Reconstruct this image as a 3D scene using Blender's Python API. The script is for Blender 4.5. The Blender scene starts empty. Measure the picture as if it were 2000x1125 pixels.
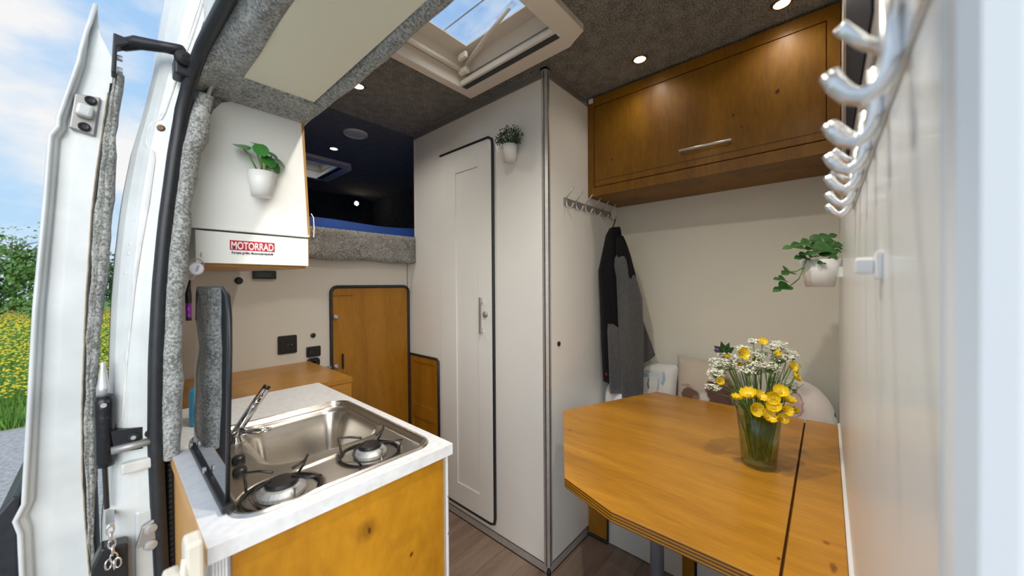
import bpy, math, random
from mathutils import Vector, Matrix
random.seed(7)
S = bpy.context.scene
COL = S.collection
R = math.radians

# ------------------------------------------------------------------ camera
cam_d = bpy.data.cameras.new('camera'); cam = bpy.data.objects.new('camera', cam_d); COL.objects.link(cam)
S.camera = cam
yaw, pit, rol = R(41.45), R(-0.5), R(-0.4)
fw = Vector((math.cos(yaw)*math.cos(pit), math.sin(yaw)*math.cos(pit), math.sin(pit)))
rt = Vector((math.sin(yaw), -math.cos(yaw), 0)); up = rt.cross(fw)
r2 = rt*math.cos(rol)+up*math.sin(rol); u2 = up*math.cos(rol)-rt*math.sin(rol)
mw = Matrix((r2, u2, -fw)).transposed().to_4x4(); mw.translation = Vector((0, 0, 1.22)); cam.matrix_world = mw
cam_d.sensor_fit = 'HORIZONTAL'; cam_d.sensor_width = 36; cam_d.lens = 696/2000*36
cam_d.clip_start = 0.01; cam_d.clip_end = 500
cam_d.dof.use_dof = True; cam_d.dof.focus_distance = 1.25; cam_d.dof.aperture_fstop = 3.2

# ------------------------------------------------------------------ sky, sun, exposure
S.view_settings.view_transform = 'Standard'; S.view_settings.look = 'None'
S.view_settings.gamma = 1; S.view_settings.use_curve_mapping = False
S.view_settings.exposure = 1.0
W = bpy.data.worlds.new('sky'); S.world = W; W.use_nodes = True
wn, wl = W.node_tree.nodes, W.node_tree.links
wn.clear()
wo = wn.new('ShaderNodeOutputWorld'); wb = wn.new('ShaderNodeBackground'); wl.new(wb.outputs[0], wo.inputs[0])
tc = wn.new('ShaderNodeTexCoord'); sx = wn.new('ShaderNodeSeparateXYZ'); wl.new(tc.outputs['Generated'], sx.inputs[0])
gr = wn.new('ShaderNodeValToRGB'); wl.new(sx.outputs[2], gr.inputs[0])
gr.color_ramp.elements[0].position = 0.0; gr.color_ramp.elements[0].color = (0.46, 0.66, 0.84, 1)
gr.color_ramp.elements[1].position = 0.75; gr.color_ramp.elements[1].color = (0.26, 0.46, 0.78, 1)
mp = wn.new('ShaderNodeMapping'); mp.inputs['Scale'].default_value = (1, 1, 2.1); wl.new(tc.outputs['Generated'], mp.inputs[0])
cn = wn.new('ShaderNodeTexNoise'); cn.inputs['Scale'].default_value = 3.3; cn.inputs['Detail'].default_value = 8; cn.inputs['Roughness'].default_value = 0.56
wl.new(mp.outputs[0], cn.inputs['Vector'])
cr = wn.new('ShaderNodeValToRGB'); cr.color_ramp.elements[0].position = 0.42; cr.color_ramp.elements[1].position = 0.64
wl.new(cn.outputs[0], cr.inputs[0])
mx = wn.new('ShaderNodeMixRGB'); mx.inputs[2].default_value = (.80, .80, .80, 1)
wl.new(cr.outputs[0], mx.inputs[0]); wl.new(gr.outputs[0], mx.inputs[1]); wl.new(mx.outputs[0], wb.inputs[0])
wb.inputs[1].default_value = 0.58
sl = bpy.data.lights.new('sun', 'SUN'); so = bpy.data.objects.new('sun', sl); COL.objects.link(so)
sl.energy = 1.4; sl.angle = R(55); sl.color = (1.0, 0.97, 0.92)
so.rotation_euler = Vector((0.54, 0.74, -0.30)).to_track_quat('-Z', 'Y').to_euler(); so.location = (-6, -6, 5)

# ------------------------------------------------------------------ materials
MATS = {}
def newmat(name):
    m = bpy.data.materials.new(name); m.use_nodes = True
    n = m.node_tree.nodes; b = n.get('Principled BSDF'); MATS[name] = m
    return m, n, m.node_tree.links, b
def mat(name, col, rough=.5, metal=0, spec=.5, coat=0, emit=None, estr=0, trans=0, var=0, vscale=30, bump=0, bscale=60, ior=None, sheen=0):
    m, n, l, b = newmat(name)
    b.inputs['Base Color'].default_value = (*col, 1); b.inputs['Roughness'].default_value = rough
    b.inputs['Metallic'].default_value = metal; b.inputs['Specular IOR Level'].default_value = spec
    b.inputs['Coat Weight'].default_value = coat; b.inputs['Coat Roughness'].default_value = .12
    b.inputs['Transmission Weight'].default_value = trans; b.inputs['Sheen Weight'].default_value = sheen
    if ior: b.inputs['IOR'].default_value = ior
    if emit: b.inputs['Emission Color'].default_value = (*emit, 1); b.inputs['Emission Strength'].default_value = estr
    if var or bump:
        g = n.new('ShaderNodeNewGeometry')
    if var:
        t = n.new('ShaderNodeTexNoise'); t.inputs['Scale'].default_value = vscale; t.inputs['Detail'].default_value = 5
        l.new(g.outputs['Position'], t.inputs['Vector'])
        r = n.new('ShaderNodeValToRGB'); r.color_ramp.elements[0].position = .3; r.color_ramp.elements[1].position = .7
        r.color_ramp.elements[0].color = (*[c*(1-var) for c in col], 1); r.color_ramp.elements[1].color = (*[min(1, c*(1+var*.6)) for c in col], 1)
        l.new(t.outputs[0], r.inputs[0]); l.new(r.outputs[0], b.inputs['Base Color'])
    if bump:
        t2 = n.new('ShaderNodeTexNoise'); t2.inputs['Scale'].default_value = bscale; t2.inputs['Detail'].default_value = 3
        l.new(g.outputs['Position'], t2.inputs['Vector'])
        bp = n.new('ShaderNodeBump'); bp.inputs['Strength'].default_value = bump; bp.inputs['Distance'].default_value = .002
        l.new(t2.outputs[0], bp.inputs['Height']); l.new(bp.outputs[0], b.inputs['Normal'])
    return m
def felt(name, c0, c1, scale=190):
    m, n, l, b = newmat(name)
    g = n.new('ShaderNodeNewGeometry')
    t = n.new('ShaderNodeTexNoise'); t.inputs['Scale'].default_value = scale; t.inputs['Detail'].default_value = 4; t.inputs['Roughness'].default_value = .7
    t3 = n.new('ShaderNodeTexNoise'); t3.inputs['Scale'].default_value = 22; t3.inputs['Detail'].default_value = 3
    l.new(g.outputs['Position'], t.inputs['Vector']); l.new(g.outputs['Position'], t3.inputs['Vector'])
    ad = n.new('ShaderNodeMath'); ad.operation = 'MULTIPLY_ADD'; ad.inputs[1].default_value = .25
    l.new(t3.outputs[0], ad.inputs[0]); l.new(t.outputs[0], ad.inputs[2])
    r = n.new('ShaderNodeValToRGB'); r.color_ramp.elements[0].position = .52; r.color_ramp.elements[1].position = .74
    r.color_ramp.elements[0].color = (*c0, 1); r.color_ramp.elements[1].color = (*c1, 1)
    l.new(ad.outputs[0], r.inputs[0]); l.new(r.outputs[0], b.inputs['Base Color'])
    b.inputs['Roughness'].default_value = .95; b.inputs['Specular IOR Level'].default_value = .15; b.inputs['Sheen Weight'].default_value = .25
    bp = n.new('ShaderNodeBump'); bp.inputs['Strength'].default_value = .6; bp.inputs['Distance'].default_value = .003
    l.new(t.outputs[0], bp.inputs['Height']); l.new(bp.outputs[0], b.inputs['Normal'])
    return m
def ellipse_mask(n, l, pos, ia, ib, ca, cb, ra, rb, soft=.5, warp=None):
    """mask socket: 1 inside an ellipse in two world axes, wavering edge"""
    s = n.new('ShaderNodeSeparateXYZ'); l.new(pos, s.inputs[0])
    def term(i, c, r):
        a = n.new('ShaderNodeMath'); a.operation = 'SUBTRACT'; l.new(s.outputs[i], a.inputs[0]); a.inputs[1].default_value = c
        d = n.new('ShaderNodeMath'); d.operation = 'DIVIDE'; l.new(a.outputs[0], d.inputs[0]); d.inputs[1].default_value = r
        q = n.new('ShaderNodeMath'); q.operation = 'MULTIPLY'; l.new(d.outputs[0], q.inputs[0]); l.new(d.outputs[0], q.inputs[1])
        return q.outputs[0]
    a = n.new('ShaderNodeMath'); a.operation = 'ADD'; l.new(term(ia, ca, ra), a.inputs[0]); l.new(term(ib, cb, rb), a.inputs[1])
    mr = n.new('ShaderNodeMapRange'); mr.inputs[1].default_value = 1.0; mr.inputs[2].default_value = max(0, 1-soft); mr.inputs[3].default_value = 0; mr.inputs[4].default_value = 1
    l.new(a.outputs[0], mr.inputs[0])
    return mr.outputs[0]
def wood(name, lo, hi, axis=0, scale=9, stretch=.12, knots=(), plane=(0, 2), rough=.38, coat=.25, ply=False):
    m, n, l, b = newmat(name)
    g = n.new('ShaderNodeNewGeometry')
    mpn = n.new('ShaderNodeMapping'); sc = [1, 1, 1]; sc[axis] = stretch; mpn.inputs['Scale'].default_value = sc
    l.new(g.outputs['Position'], mpn.inputs[0])
    t = n.new('ShaderNodeTexNoise'); t.inputs['Scale'].default_value = scale; t.inputs['Detail'].default_value = 7; t.inputs['Roughness'].default_value = .62; t.inputs['Distortion'].default_value = .6
    l.new(mpn.outputs[0], t.inputs['Vector'])
    f = n.new('ShaderNodeTexNoise'); f.inputs['Scale'].default_value = scale*14; f.inputs['Detail'].default_value = 3; l.new(mpn.outputs[0], f.inputs['Vector'])
    ad = n.new('ShaderNodeMath'); ad.operation = 'MULTIPLY_ADD'; ad.inputs[1].default_value = .35; l.new(f.outputs[0], ad.inputs[0]); l.new(t.outputs[0], ad.inputs[2])
    r = n.new('ShaderNodeValToRGB'); r.color_ramp.elements[0].position = .45; r.color_ramp.elements[1].position = .88
    r.color_ramp.elements[0].color = (*lo, 1); r.color_ramp.elements[1].color = (*hi, 1)
    l.new(ad.outputs[0], r.inputs[0]); out = r.outputs[0]
    wv = n.new('ShaderNodeTexNoise'); wv.inputs['Scale'].default_value = 60; l.new(g.outputs['Position'], wv.inputs['Vector'])
    wm = n.new('ShaderNodeVectorMath'); wm.operation = 'MULTIPLY_ADD'; wm.inputs[1].default_value = (.01, .01, .01); l.new(wv.outputs['Color'], wm.inputs[0]); l.new(g.outputs['Position'], wm.inputs[2])
    for (ca, cb, ra, rb, k) in knots:
        e = ellipse_mask(n, l, wm.outputs[0], plane[0], plane[1], ca+.005, cb+.005, ra, rb, .9)
        mu = n.new('ShaderNodeMath'); mu.operation = 'MULTIPLY'; mu.inputs[1].default_value = k; l.new(e, mu.inputs[0])
        x = n.new('ShaderNodeMixRGB'); x.inputs[2].default_value = (lo[0]*.28, lo[1]*.2, lo[2]*.3, 1); l.new(mu.outputs[0], x.inputs[0]); l.new(out, x.inputs[1]); out = x.outputs[0]
    if ply:
        s = n.new('ShaderNodeSeparateXYZ'); l.new(g.outputs['Normal'], s.inputs[0]); p = n.new('ShaderNodeSeparateXYZ'); l.new(g.outputs['Position'], p.inputs[0])
        ab = n.new('ShaderNodeMath'); ab.operation = 'ABSOLUTE'; l.new(s.outputs[2], ab.inputs[0])
        ls = n.new('ShaderNodeMath'); ls.operation = 'LESS_THAN'; ls.inputs[1].default_value = .5; l.new(ab.outputs[0], ls.inputs[0])
        w = n.new('ShaderNodeMath'); w.operation = 'MULTIPLY'; w.inputs[1].default_value = 2*math.pi/.0068; l.new(p.outputs[2], w.inputs[0])
        sn = n.new('ShaderNodeMath'); sn.operation = 'SINE'; l.new(w.outputs[0], sn.inputs[0])
        gt = n.new('ShaderNodeMath'); gt.operation = 'GREATER_THAN'; gt.inputs[1].default_value = .1; l.new(sn.outputs[0], gt.inputs[0])
        mu = n.new('ShaderNodeMath'); mu.operation = 'MULTIPLY'; l.new(gt.outputs[0], mu.inputs[0]); l.new(ls.outputs[0], mu.inputs[1])
        x = n.new('ShaderNodeMixRGB'); x.inputs[2].default_value = (lo[0]*.35, lo[1]*.3, lo[2]*.4, 1); l.new(mu.outputs[0], x.inputs[0]); l.new(out, x.inputs[1]); out = x.outputs[0]
    l.new(out, b.inputs['Base Color']); b.inputs['Roughness'].default_value = rough; b.inputs['Coat Weight'].default_value = coat; b.inputs['Coat Roughness'].default_value = .2; b.inputs['Specular IOR Level'].default_value = .3
    bp = n.new('ShaderNodeBump'); bp.inputs['Strength'].default_value = .08; bp.inputs['Distance'].default_value = .001; l.new(f.outputs[0], bp.inputs['Height']); l.new(bp.outputs[0], b.inputs['Normal'])
    return m
def printed(name, base, shapes, plane=(1, 2), rough=.9):
    """cloth with a flat print: soft blots of colour"""
    m, n, l, b = newmat(name)
    g = n.new('ShaderNodeNewGeometry')
    wv = n.new('ShaderNodeTexNoise'); wv.inputs['Scale'].default_value = 45; wv.inputs['Detail'].default_value = 3; l.new(g.outputs['Position'], wv.inputs['Vector'])
    wm = n.new('ShaderNodeVectorMath'); wm.operation = 'MULTIPLY_ADD'; wm.inputs[1].default_value = (.02, .02, .02); l.new(wv.outputs['Color'], wm.inputs[0]); l.new(g.outputs['Position'], wm.inputs[2])
    t = n.new('ShaderNodeTexNoise'); t.inputs['Scale'].default_value = 25; l.new(g.outputs['Position'], t.inputs['Vector'])
    r = n.new('ShaderNodeValToRGB'); r.color_ramp.elements[0].color = (*[c*.86 for c in base], 1); r.color_ramp.elements[1].color = (*base, 1); l.new(t.outputs[0], r.inputs[0]); out = r.outputs[0]
    for (ca, cb, ra, rb, soft, k, col) in shapes:
        e = ellipse_mask(n, l, wm.outputs[0], plane[0], plane[1], ca+.01, cb+.01, ra, rb, soft)
        mu = n.new('ShaderNodeMath'); mu.operation = 'MULTIPLY'; mu.inputs[1].default_value = k; l.new(e, mu.inputs[0])
        x = n.new('ShaderNodeMixRGB'); x.inputs[2].default_value = (*col, 1); l.new(mu.outputs[0], x.inputs[0]); l.new(out, x.inputs[1]); out = x.outputs[0]
    l.new(out, b.inputs['Base Color']); b.inputs['Roughness'].default_value = rough; b.inputs['Specular IOR Level'].default_value = .2
    return m
def glass(name, tint, gloss=.05, rough=.02):
    m, n, l, b = newmat(name); n.remove(b); o = n.get('Material Output')
    t = n.new('ShaderNodeBsdfTransparent'); t.inputs[0].default_value = (*tint, 1)
    g = n.new('ShaderNodeBsdfGlossy'); g.inputs[1].default_value = rough
    lw = n.new('ShaderNodeLayerWeight'); lw.inputs[0].default_value = .5
    pw = n.new('ShaderNodeMath'); pw.operation = 'POWER'; pw.inputs[1].default_value = 4; l.new(lw.outputs['Facing'], pw.inputs[0])
    ml = n.new('ShaderNodeMath'); ml.operation = 'MULTIPLY_ADD'; ml.inputs[1].default_value = .75; ml.inputs[2].default_value = gloss; l.new(pw.outputs[0], ml.inputs[0])
    mxs = n.new('ShaderNodeMixShader'); l.new(ml.outputs[0], mxs.inputs[0]); l.new(t.outputs[0], mxs.inputs[1]); l.new(g.outputs[0], mxs.inputs[2]); l.new(mxs.outputs[0], o.inputs[0])
    return m

WHITE = mat('white_laminate', (.82, .82, .79), .42, var=.025, vscale=4, coat=.15)
WALLW = mat('white_wall_board', (.80, .775, .67), .5, var=.03, vscale=3)
PARTW = mat('white_gloss_board', (.86, .88, .88), .35, coat=.22, var=.02, vscale=6)
REARW = mat('beige_wall_board', (.67, .635, .565), .5, var=.03, vscale=5)
CABW = mat('cream_laminate', (.88, .89, .85), .45, var=.03, vscale=5)
BODYW = mat('white_van_paint', (.66, .69, .68), .3, coat=.5, var=.10, vscale=14, bump=.15, bscale=40)
DIRTW = mat('grubby_van_paint', (.72, .72, .68), .45, var=.22, vscale=22)
FELT = felt('light_grey_felt', (.16, .165, .15), (.52, .53, .50))
FELTM = felt('mid_grey_felt', (.13, .125, .12), (.42, .41, .39))
FELTD = felt('dark_grey_felt', (.085, .078, .065), (.32, .295, .25), 170)
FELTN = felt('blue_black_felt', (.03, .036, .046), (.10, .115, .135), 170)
RUBBER = mat('black_rubber', (.018, .02, .023), .42, var=.3, vscale=60)
BLACKP = mat('black_plastic', (.014, .014, .015), .35)
DARKMET = mat('black_painted_metal', (.02, .021, .024), .38, metal=.3)
ALU = mat('brushed_aluminium', (.62, .62, .61), .38, metal=.7, var=.08, vscale=50)
ALUD = mat('dull_aluminium', (.38, .37, .35), .42, metal=.6)
CHROME = mat('chrome', (.78, .78, .79), .07, metal=1)
HOOKM = mat('satin_nickel', (.80, .80, .80), .25, metal=.85)
STEEL = mat('stainless_steel', (.60, .56, .50), .27, metal=1, var=.06, vscale=40)
ZINC = mat('cast_zinc', (.50, .50, .49), .5, metal=.7, var=.2, vscale=90)
ENAMEL = mat('black_enamel', (.012, .012, .012), .3)
RUST = mat('rusty_bolt', (.20, .12, .06), .6, metal=.5, var=.4, vscale=150)
LIDG = mat('smoked_black_glass', (.02, .022, .025), .025, spec=1, ior=2.2)
WOOD_F = wood('honey_birch_front', (.36, .145, .006), (.58, .265, .012), 2, 5, .5, knots=((.319, .757, .026, .026, .40), (.321, .757, .015, .018, .25), (.323, .755, .004, .008, 1), (.413, .657, .005, .008, 1), (.40, .70, .05, .02, .12)))
WOOD_T = wood('honey_birch_table', (.36, .15, .012), (.60, .28, .028), 1, 10, .12, knots=((1.043, .662, .006, .006, .8), (.80, .066, .006, .004, .9), (.835, -.01, .018, .007, .7), (.907, .0, .008, .006, .6)), plane=(0, 1), ply=True, rough=.33)
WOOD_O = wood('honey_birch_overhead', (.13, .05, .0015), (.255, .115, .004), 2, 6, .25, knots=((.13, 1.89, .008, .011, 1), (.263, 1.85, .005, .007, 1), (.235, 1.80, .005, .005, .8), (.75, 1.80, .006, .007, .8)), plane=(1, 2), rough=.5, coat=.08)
WOOD_D = wood('honey_birch_locker', (.26, .105, .006), (.42, .185, .014), 2, 8, .18)
WOOD_S = wood('pale_orange_ply', (.62, .32, .10), (.74, .42, .15), 2, 12, .1, rough=.5)
WOOD_L = wood('honey_birch_ledge', (.35, .15, .02), (.50, .25, .045), 0, 9, .15)
PLYE = wood('ply_edge', (.40, .20, .04), (.55, .30, .08), 2, 40, .05)
GROOVE = mat('wood_groove', (.10, .035, .004), .6)
FLOORM = [wood('oak_floor_%d' % i, a, b_, 0, 14, .13, rough=.45, coat=.1) for i, (a, b_) in enumerate((((.18, .122, .088), (.33, .24, .185)), ((.155, .108, .08), (.29, .21, .165)), ((.20, .138, .10), (.36, .265, .205))))]
COUNTER = mat('grey_stone_laminate', (.80, .81, .82), .38, var=.09, vscale=70, coat=.15)
CEILW = mat('cream_soffit_board', (.88, .87, .68), .55)
HEKI = mat('cream_abs_plastic', (.84, .76, .65), .4)
HEKID = mat('skylight_cassette_dark', (.03, .04, .045), .4)
PANE = glass('acrylic_pane', (.96, .98, 1.0))
SPOTE = mat('lamp_lens', (1, .9, .75), .4, emit=(1, .80, .55), estr=14)
BRASS = mat('bronze_ring', (.22, .12, .05), .35, metal=.8)
SPEAKER = mat('speaker_grille', (.62, .60, .54), .6, bump=.5, bscale=500)
BLUE = mat('blue_sheet', (.004, .055, .30), .9, var=.25, vscale=9)
POTW = mat('white_pot', (.84, .84, .81), .4)
GREEN1 = mat('pilea_leaf', (.05, .24, .04), .35, var=.35, vscale=18, coat=.2)
GREEN1S = mat('pilea_stem', (.13, .26, .05), .5)
GREEN2 = mat('box_leaf', (.022, .075, .016), .5, var=.5, vscale=80)
GREEN3 = mat('ivy_leaf', (.035, .13, .022), .4, var=.4, vscale=40)
STEMG = mat('green_stem', (.13, .27, .05), .5, var=.3, vscale=50)
YELLOW = mat('buttercup_petal', (.92, .66, .012), .35, var=.18, vscale=120)
YCEN = mat('buttercup_centre', (.62, .42, .02), .7)
UMBEL = mat('cow_parsley_floret', (.82, .82, .70), .7)
PURPLEB = mat('purple_bud', (.07, .04, .11), .6)
VASEG = glass('green_tinted_glass', (.86, .91, .80))
WATER = glass('vase_water', (.94, .96, .88))
JBLACK = mat('black_fleece', (.006, .0065, .008), .9, spec=.2, sheen=.05, var=.3, vscale=60, bump=.4, bscale=90)
JGREY = mat('grey_melange_knit', (.085, .087, .09), .95, sheen=.2, var=.45, vscale=240, bump=.6, bscale=300)
REDT = mat('red_tag', (.6, .02, .02), .6)
ORANGE = mat('orange_pull', (.75, .32, .03), .5)
PURPLE = mat('purple_anodised', (.30, .05, .42), .3, metal=.5)
BLUEB = mat('blue_bottle', (.02, .30, .55), .35)
CREAMP = mat('cream_plastic', (.80, .74, .62), .45, var=.05, vscale=40)
RED = mat('sticker_red', (.52, .012, .025), .5)
STW = mat('sticker_white', (.85, .85, .85), .5)
INK = mat('sticker_ink', (.02, .02, .02), .6)
TAPE = mat('black_tape', (.008, .009, .011), .28, bump=.5, bscale=70)
BEIGEP = mat('beige_bench_panel', (.74, .72, .65), .55)
CUSH1 = printed('cushion_blue_animal', (.80, .79, .75), ((.640, .770, .055, .030, .5, .45, (.45, .55, .62)), (.682, .765, .022, .012, .4, .8, (.25, .36, .46)), (.592, .763, .014, .036, .3, .75, (.22, .36, .48)), (.600, .768, .012, .030, .3, .8, (.62, .70, .76)), (.64, .745, .04, .025, .8, .5, (.80, .80, .78)), (.66, .73, .006, .03, .6, .8, (.10, .12, .16)), (.612, .73, .005, .04, .6, .6, (.25, .28, .33)), (.67, .785, .03, .006, .6, .6, (.28, .38, .48))))
CUSH2 = printed('cushion_beige_bear', (.58, .51, .42), ((.46, .715, .045, .038, .35, .95, (.16, .085, .06)), (.435, .695, .025, .03, .4, .9, (.30, .19, .13)), (.475, .755, .035, .008, .6, .6, (.30, .20, .15)), (.35, .76, .055, .06, .3, .95, (.11, .05, .045)), (.345, .70, .05, .05, .4, .95, (.15, .08, .07)), (.405, .70, .022, .045, .5, .7, (.78, .74, .68)), (.33, .79, .02, .012, .5, .8, (.28, .17, .14))))
CUSH3 = printed('cushion_pink_animal', (.82, .77, .73), ((.098, .755, .036, .052, .10, .85, (.50, .32, .30)), (.098, .755, .031, .046, .15, .9, (.76, .60, .56)), (.092, .806, .008, .010, .4, .9, (.06, .05, .05)), (.137, .735, .008, .010, .4, 1, (.4, .02, .05)), (.0, .81, .016, .008, .5, .8, (.16, .15, .15)), (-.016, .775, .006, .016, .5, .7, (.22, .2, .2)), (-.027, .735, .008, .018, .5, .9, (.03, .14, .2)), (.01, .76, .03, .05, .9, .25, (.70, .60, .57))))

# ------------------------------------------------------------------ mesh helpers
LOC = {}
class MB:
    def __init__(s): s.v = []; s.f = []
    def add(s, vs, fs):
        o = len(s.v); s.v += [tuple(p) for p in vs]; s.f += [tuple(i+o for i in f) for f in fs]; return s
    def box(s, x0, x1, y0, y1, z0, z1):
        x0, x1 = sorted((x0, x1)); y0, y1 = sorted((y0, y1)); z0, z1 = sorted((z0, z1))
        return s.add([(x0, y0, z0), (x1, y0, z0), (x1, y1, z0), (x0, y1, z0), (x0, y0, z1), (x1, y0, z1), (x1, y1, z1), (x0, y1, z1)],
                     [(0, 3, 2, 1), (4, 5, 6, 7), (0, 1, 5, 4), (1, 2, 6, 5), (2, 3, 7, 6), (3, 0, 4, 7)])
    def prism(s, poly, axis, a, b):
        def P(p, t):
            q = [0, 0, 0]; k = [i for i in range(3) if i != axis]; q[k[0]], q[k[1]] = p; q[axis] = t; return q
        n = len(poly)
        return s.add([P(p, a) for p in poly]+[P(p, b) for p in poly], [tuple(range(n))[::-1], tuple(range(n, 2*n))]+[(i, (i+1) % n, n+(i+1) % n, n+i) for i in range(n)])
    def tube(s, pts, r, n=8, closed=False, flat=None):
        pts = [Vector(p) for p in pts]; m = len(pts); rr = r if isinstance(r, (list, tuple)) else [r]*m
        vs = []; up0 = None
        for i, p in enumerate(pts):
            if closed: d = pts[(i+1) % m]-pts[i-1]
            else: d = pts[min(i+1, m-1)]-pts[max(i-1, 0)]
            d.normalize()
            if up0 is None:
                up0 = Vector((0, 0, 1)) if abs(d.z) < .9 else Vector((1, 0, 0))
            a = d.cross(up0)
            if a.length < 1e-5: a = d.orthogonal()
            a.normalize(); bb = a.cross(d); up0 = bb
            for k in range(n):
                t = 2*math.pi*k/n
                vs.append(p+a*math.cos(t)*rr[i]+bb*math.sin(t)*rr[i]*(flat or 1))
        fs = []
        for i in range(m if closed else m-1):
            j = (i+1) % m
            for k in range(n): fs.append((i*n+k, i*n+(k+1) % n, j*n+(k+1) % n, j*n+k))
        if not closed: fs += [tuple(range(n))[::-1], tuple(range((m-1)*n, m*n))]
        return s.add(vs, fs)
    def lathe(s, prof, c, n=24, ax=(0, 0, 1), caps=True, sq=1.0):
        ax = Vector(ax).normalized(); a = ax.orthogonal().normalized() if abs(ax.z) < .99 else Vector((1, 0, 0)); b = ax.cross(a); c = Vector(c)
        vs = []
        for (r, h) in prof:
            for k in range(n):
                t = 2*math.pi*k/n; vs.append(c+ax*h+a*(r*math.cos(t))+b*(r*sq*math.sin(t)))
        m = len(prof); fs = [(i*n+k, i*n+(k+1) % n, (i+1)*n+(k+1) % n, (i+1)*n+k) for i in range(m-1) for k in range(n)]
        if caps: fs += [tuple(range(n))[::-1], tuple(range((m-1)*n, m*n))]
        return s.add(vs, fs)
    def grid(s, fn, nu, nv, cu=False):
        vs = [fn(i, j) for j in range(nv) for i in range(nu)]
        fs = [(j*nu+i, j*nu+(i+1) % nu, (j+1)*nu+(i+1) % nu, (j+1)*nu+i) for j in range(nv-1) for i in range(nu if cu else nu-1)]
        return s.add(vs, fs)
    def build(s, name, m, parent=None, smooth=False, bevel=0, solid=0, kind=None, sub=0, seg=2):
        vs = [Vector(p) for p in s.v]
        lo = Vector([min(p[i] for p in vs) for i in range(3)]); hi = Vector([max(p[i] for p in vs) for i in range(3)])
        c = Vector(((lo.x+hi.x)/2, (lo.y+hi.y)/2, lo.z))
        me = bpy.data.meshes.new(name); me.from_pydata([p-c for p in vs], [], s.f); me.update()
        if smooth: me.polygons.foreach_set('use_smooth', [True]*len(me.polygons))
        me.materials.append(m)
        o = bpy.data.objects.new(name, me); COL.objects.link(o); LOC[o] = c
        if parent is not None: o.parent = parent; o.location = c-LOC[parent]
        else: o.location = c
        if solid:
            k = o.modifiers.new('solid', 'SOLIDIFY'); k.thickness = solid; k.offset = 0
        if bevel:
            k = o.modifiers.new('bevel', 'BEVEL'); k.width = bevel; k.segments = seg; k.limit_method = 'ANGLE'; k.angle_limit = R(40)
        if sub:
            k = o.modifiers.new('sub', 'SUBSURF'); k.levels = sub; k.render_levels = sub
        if kind: o['kind'] = kind
        return o
def empty(name, loc, label, cat, group=None):
    o = bpy.data.objects.new(name, None); COL.objects.link(o); o.location = loc; LOC[o] = Vector(loc); o.empty_display_size = .05
    o['label'] = label; o['category'] = cat
    if group: o['group'] = group
    return o
def tag(o, label, cat, group=None):
    o['label'] = label; o['category'] = cat
    if group: o['group'] = group
    return o
def box(*a): return MB().box(*a)
def rrect(x0, x1, y0, y1, r, n=6):
    pts = []
    for (cx, cy, a0) in ((x1-r, y1-r, 0), (x0+r, y1-r, 90), (x0+r, y0+r, 180), (x1-r, y0+r, 270)):
        for k in range(n+1):
            t = R(a0+90*k/n); pts.append((cx+r*math.cos(t), cy+r*math.sin(t)))
    return pts
def interp(tab, z):
    tab = sorted(tab)
    if z <= tab[0][0]: return tab[0][1]
    for (a, x), (b, y) in zip(tab, tab[1:]):
        if z <= b: return x+(y-x)*(z-a)/(b-a)
    (a, x), (b, y) = tab[-2:]; return y+(y-x)*(z-b)/(b-a)
def text(body, name, m, parent, loc, size, rot, align='LEFT', width=None, ext=.0003, bold=0, sx=1):
    cu = bpy.data.curves.new(name, 'FONT'); cu.body = body; cu.size = size; cu.extrude = ext; cu.offset = bold; cu.align_x = align
    o = bpy.data.objects.new(name, cu); COL.objects.link(o)
    dg = bpy.context.evaluated_depsgraph_get(); me = bpy.data.meshes.new_from_object(o.evaluated_get(dg)); bpy.data.objects.remove(o)
    xs = [v.co.x for v in me.vertices]; w = max(xs)-min(xs)
    k = (width/w) if width else 1
    for v in me.vertices: v.co.x = (v.co.x-min(xs))*k
    me.materials.clear(); me.materials.append(m)
    t = bpy.data.objects.new(name, me); COL.objects.link(t); t.parent = parent; t.location = Vector(loc)-LOC[parent]; t.rotation_euler = rot
    return t

# ------------------------------------------------------------------ key planes of the van (metres)
WX, WY = 1.214, 0.876        # corner of the wash-room cabinet
XB = 1.88                    # far side wall
YP = -0.035                  # cab partition
YR = 1.90                    # rear wall under the bed
ZC = 2.13                    # roof lining
ZT = 0.72                   # table top
ZW = 0.86                    # worktop
CYP = 1.14                   # front of the wall cabinet
GZ = -0.45                   # ground outside
BX = [(.45, .070), (.60, .068), (.74, .065), (.90, .062), (1.07, .065), (1.22, .072), (1.35, .082), (1.51, .099), (1.60, .111), (1.69, .128), (1.80, .157), (1.90, .178), (2.0, .205)]
OX = [(.30, -.018), (.60, -.014), (.745, -.012), (.80, -.008), (.875, -.002), (.934, -.001), (1.07, .001), (1.18, .005), (1.287, .012), (1.396, .022), (1.508, .038), (1.59, .055), (1.687, .072), (1.857, .091), (2.0, .12)]
def bx(z): return interp(BX, z)
def ox(z): return interp(OX, z)

# ------------------------------------------------------------------ the setting
# floor with laid planks
fl = box(.10, 1.95, YP-.05, YR+.02, -.03, -.003).build('floor', FLOORM[1]); fl['kind'] = 'structure'
y = YP+.0; k = 0
while y < 1.88:
    y1 = min(y+.128, 1.9); off = (k*.47) % 1.0; xs = [.10]+[v for v in (off+.1, off+1.1) if .15 < v < 1.85]+[1.9]
    for a, b_ in zip(xs, xs[1:]):
        box(a+.0006, b_-.0006, y+.0006, y1-.0006, -.003, .0).build('plank', FLOORM[(k+int(a*7)) % 3], fl, bevel=.0005, seg=1)
    y = y1; k += 1
def structure(o): o['kind'] = 'structure'; return o
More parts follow.
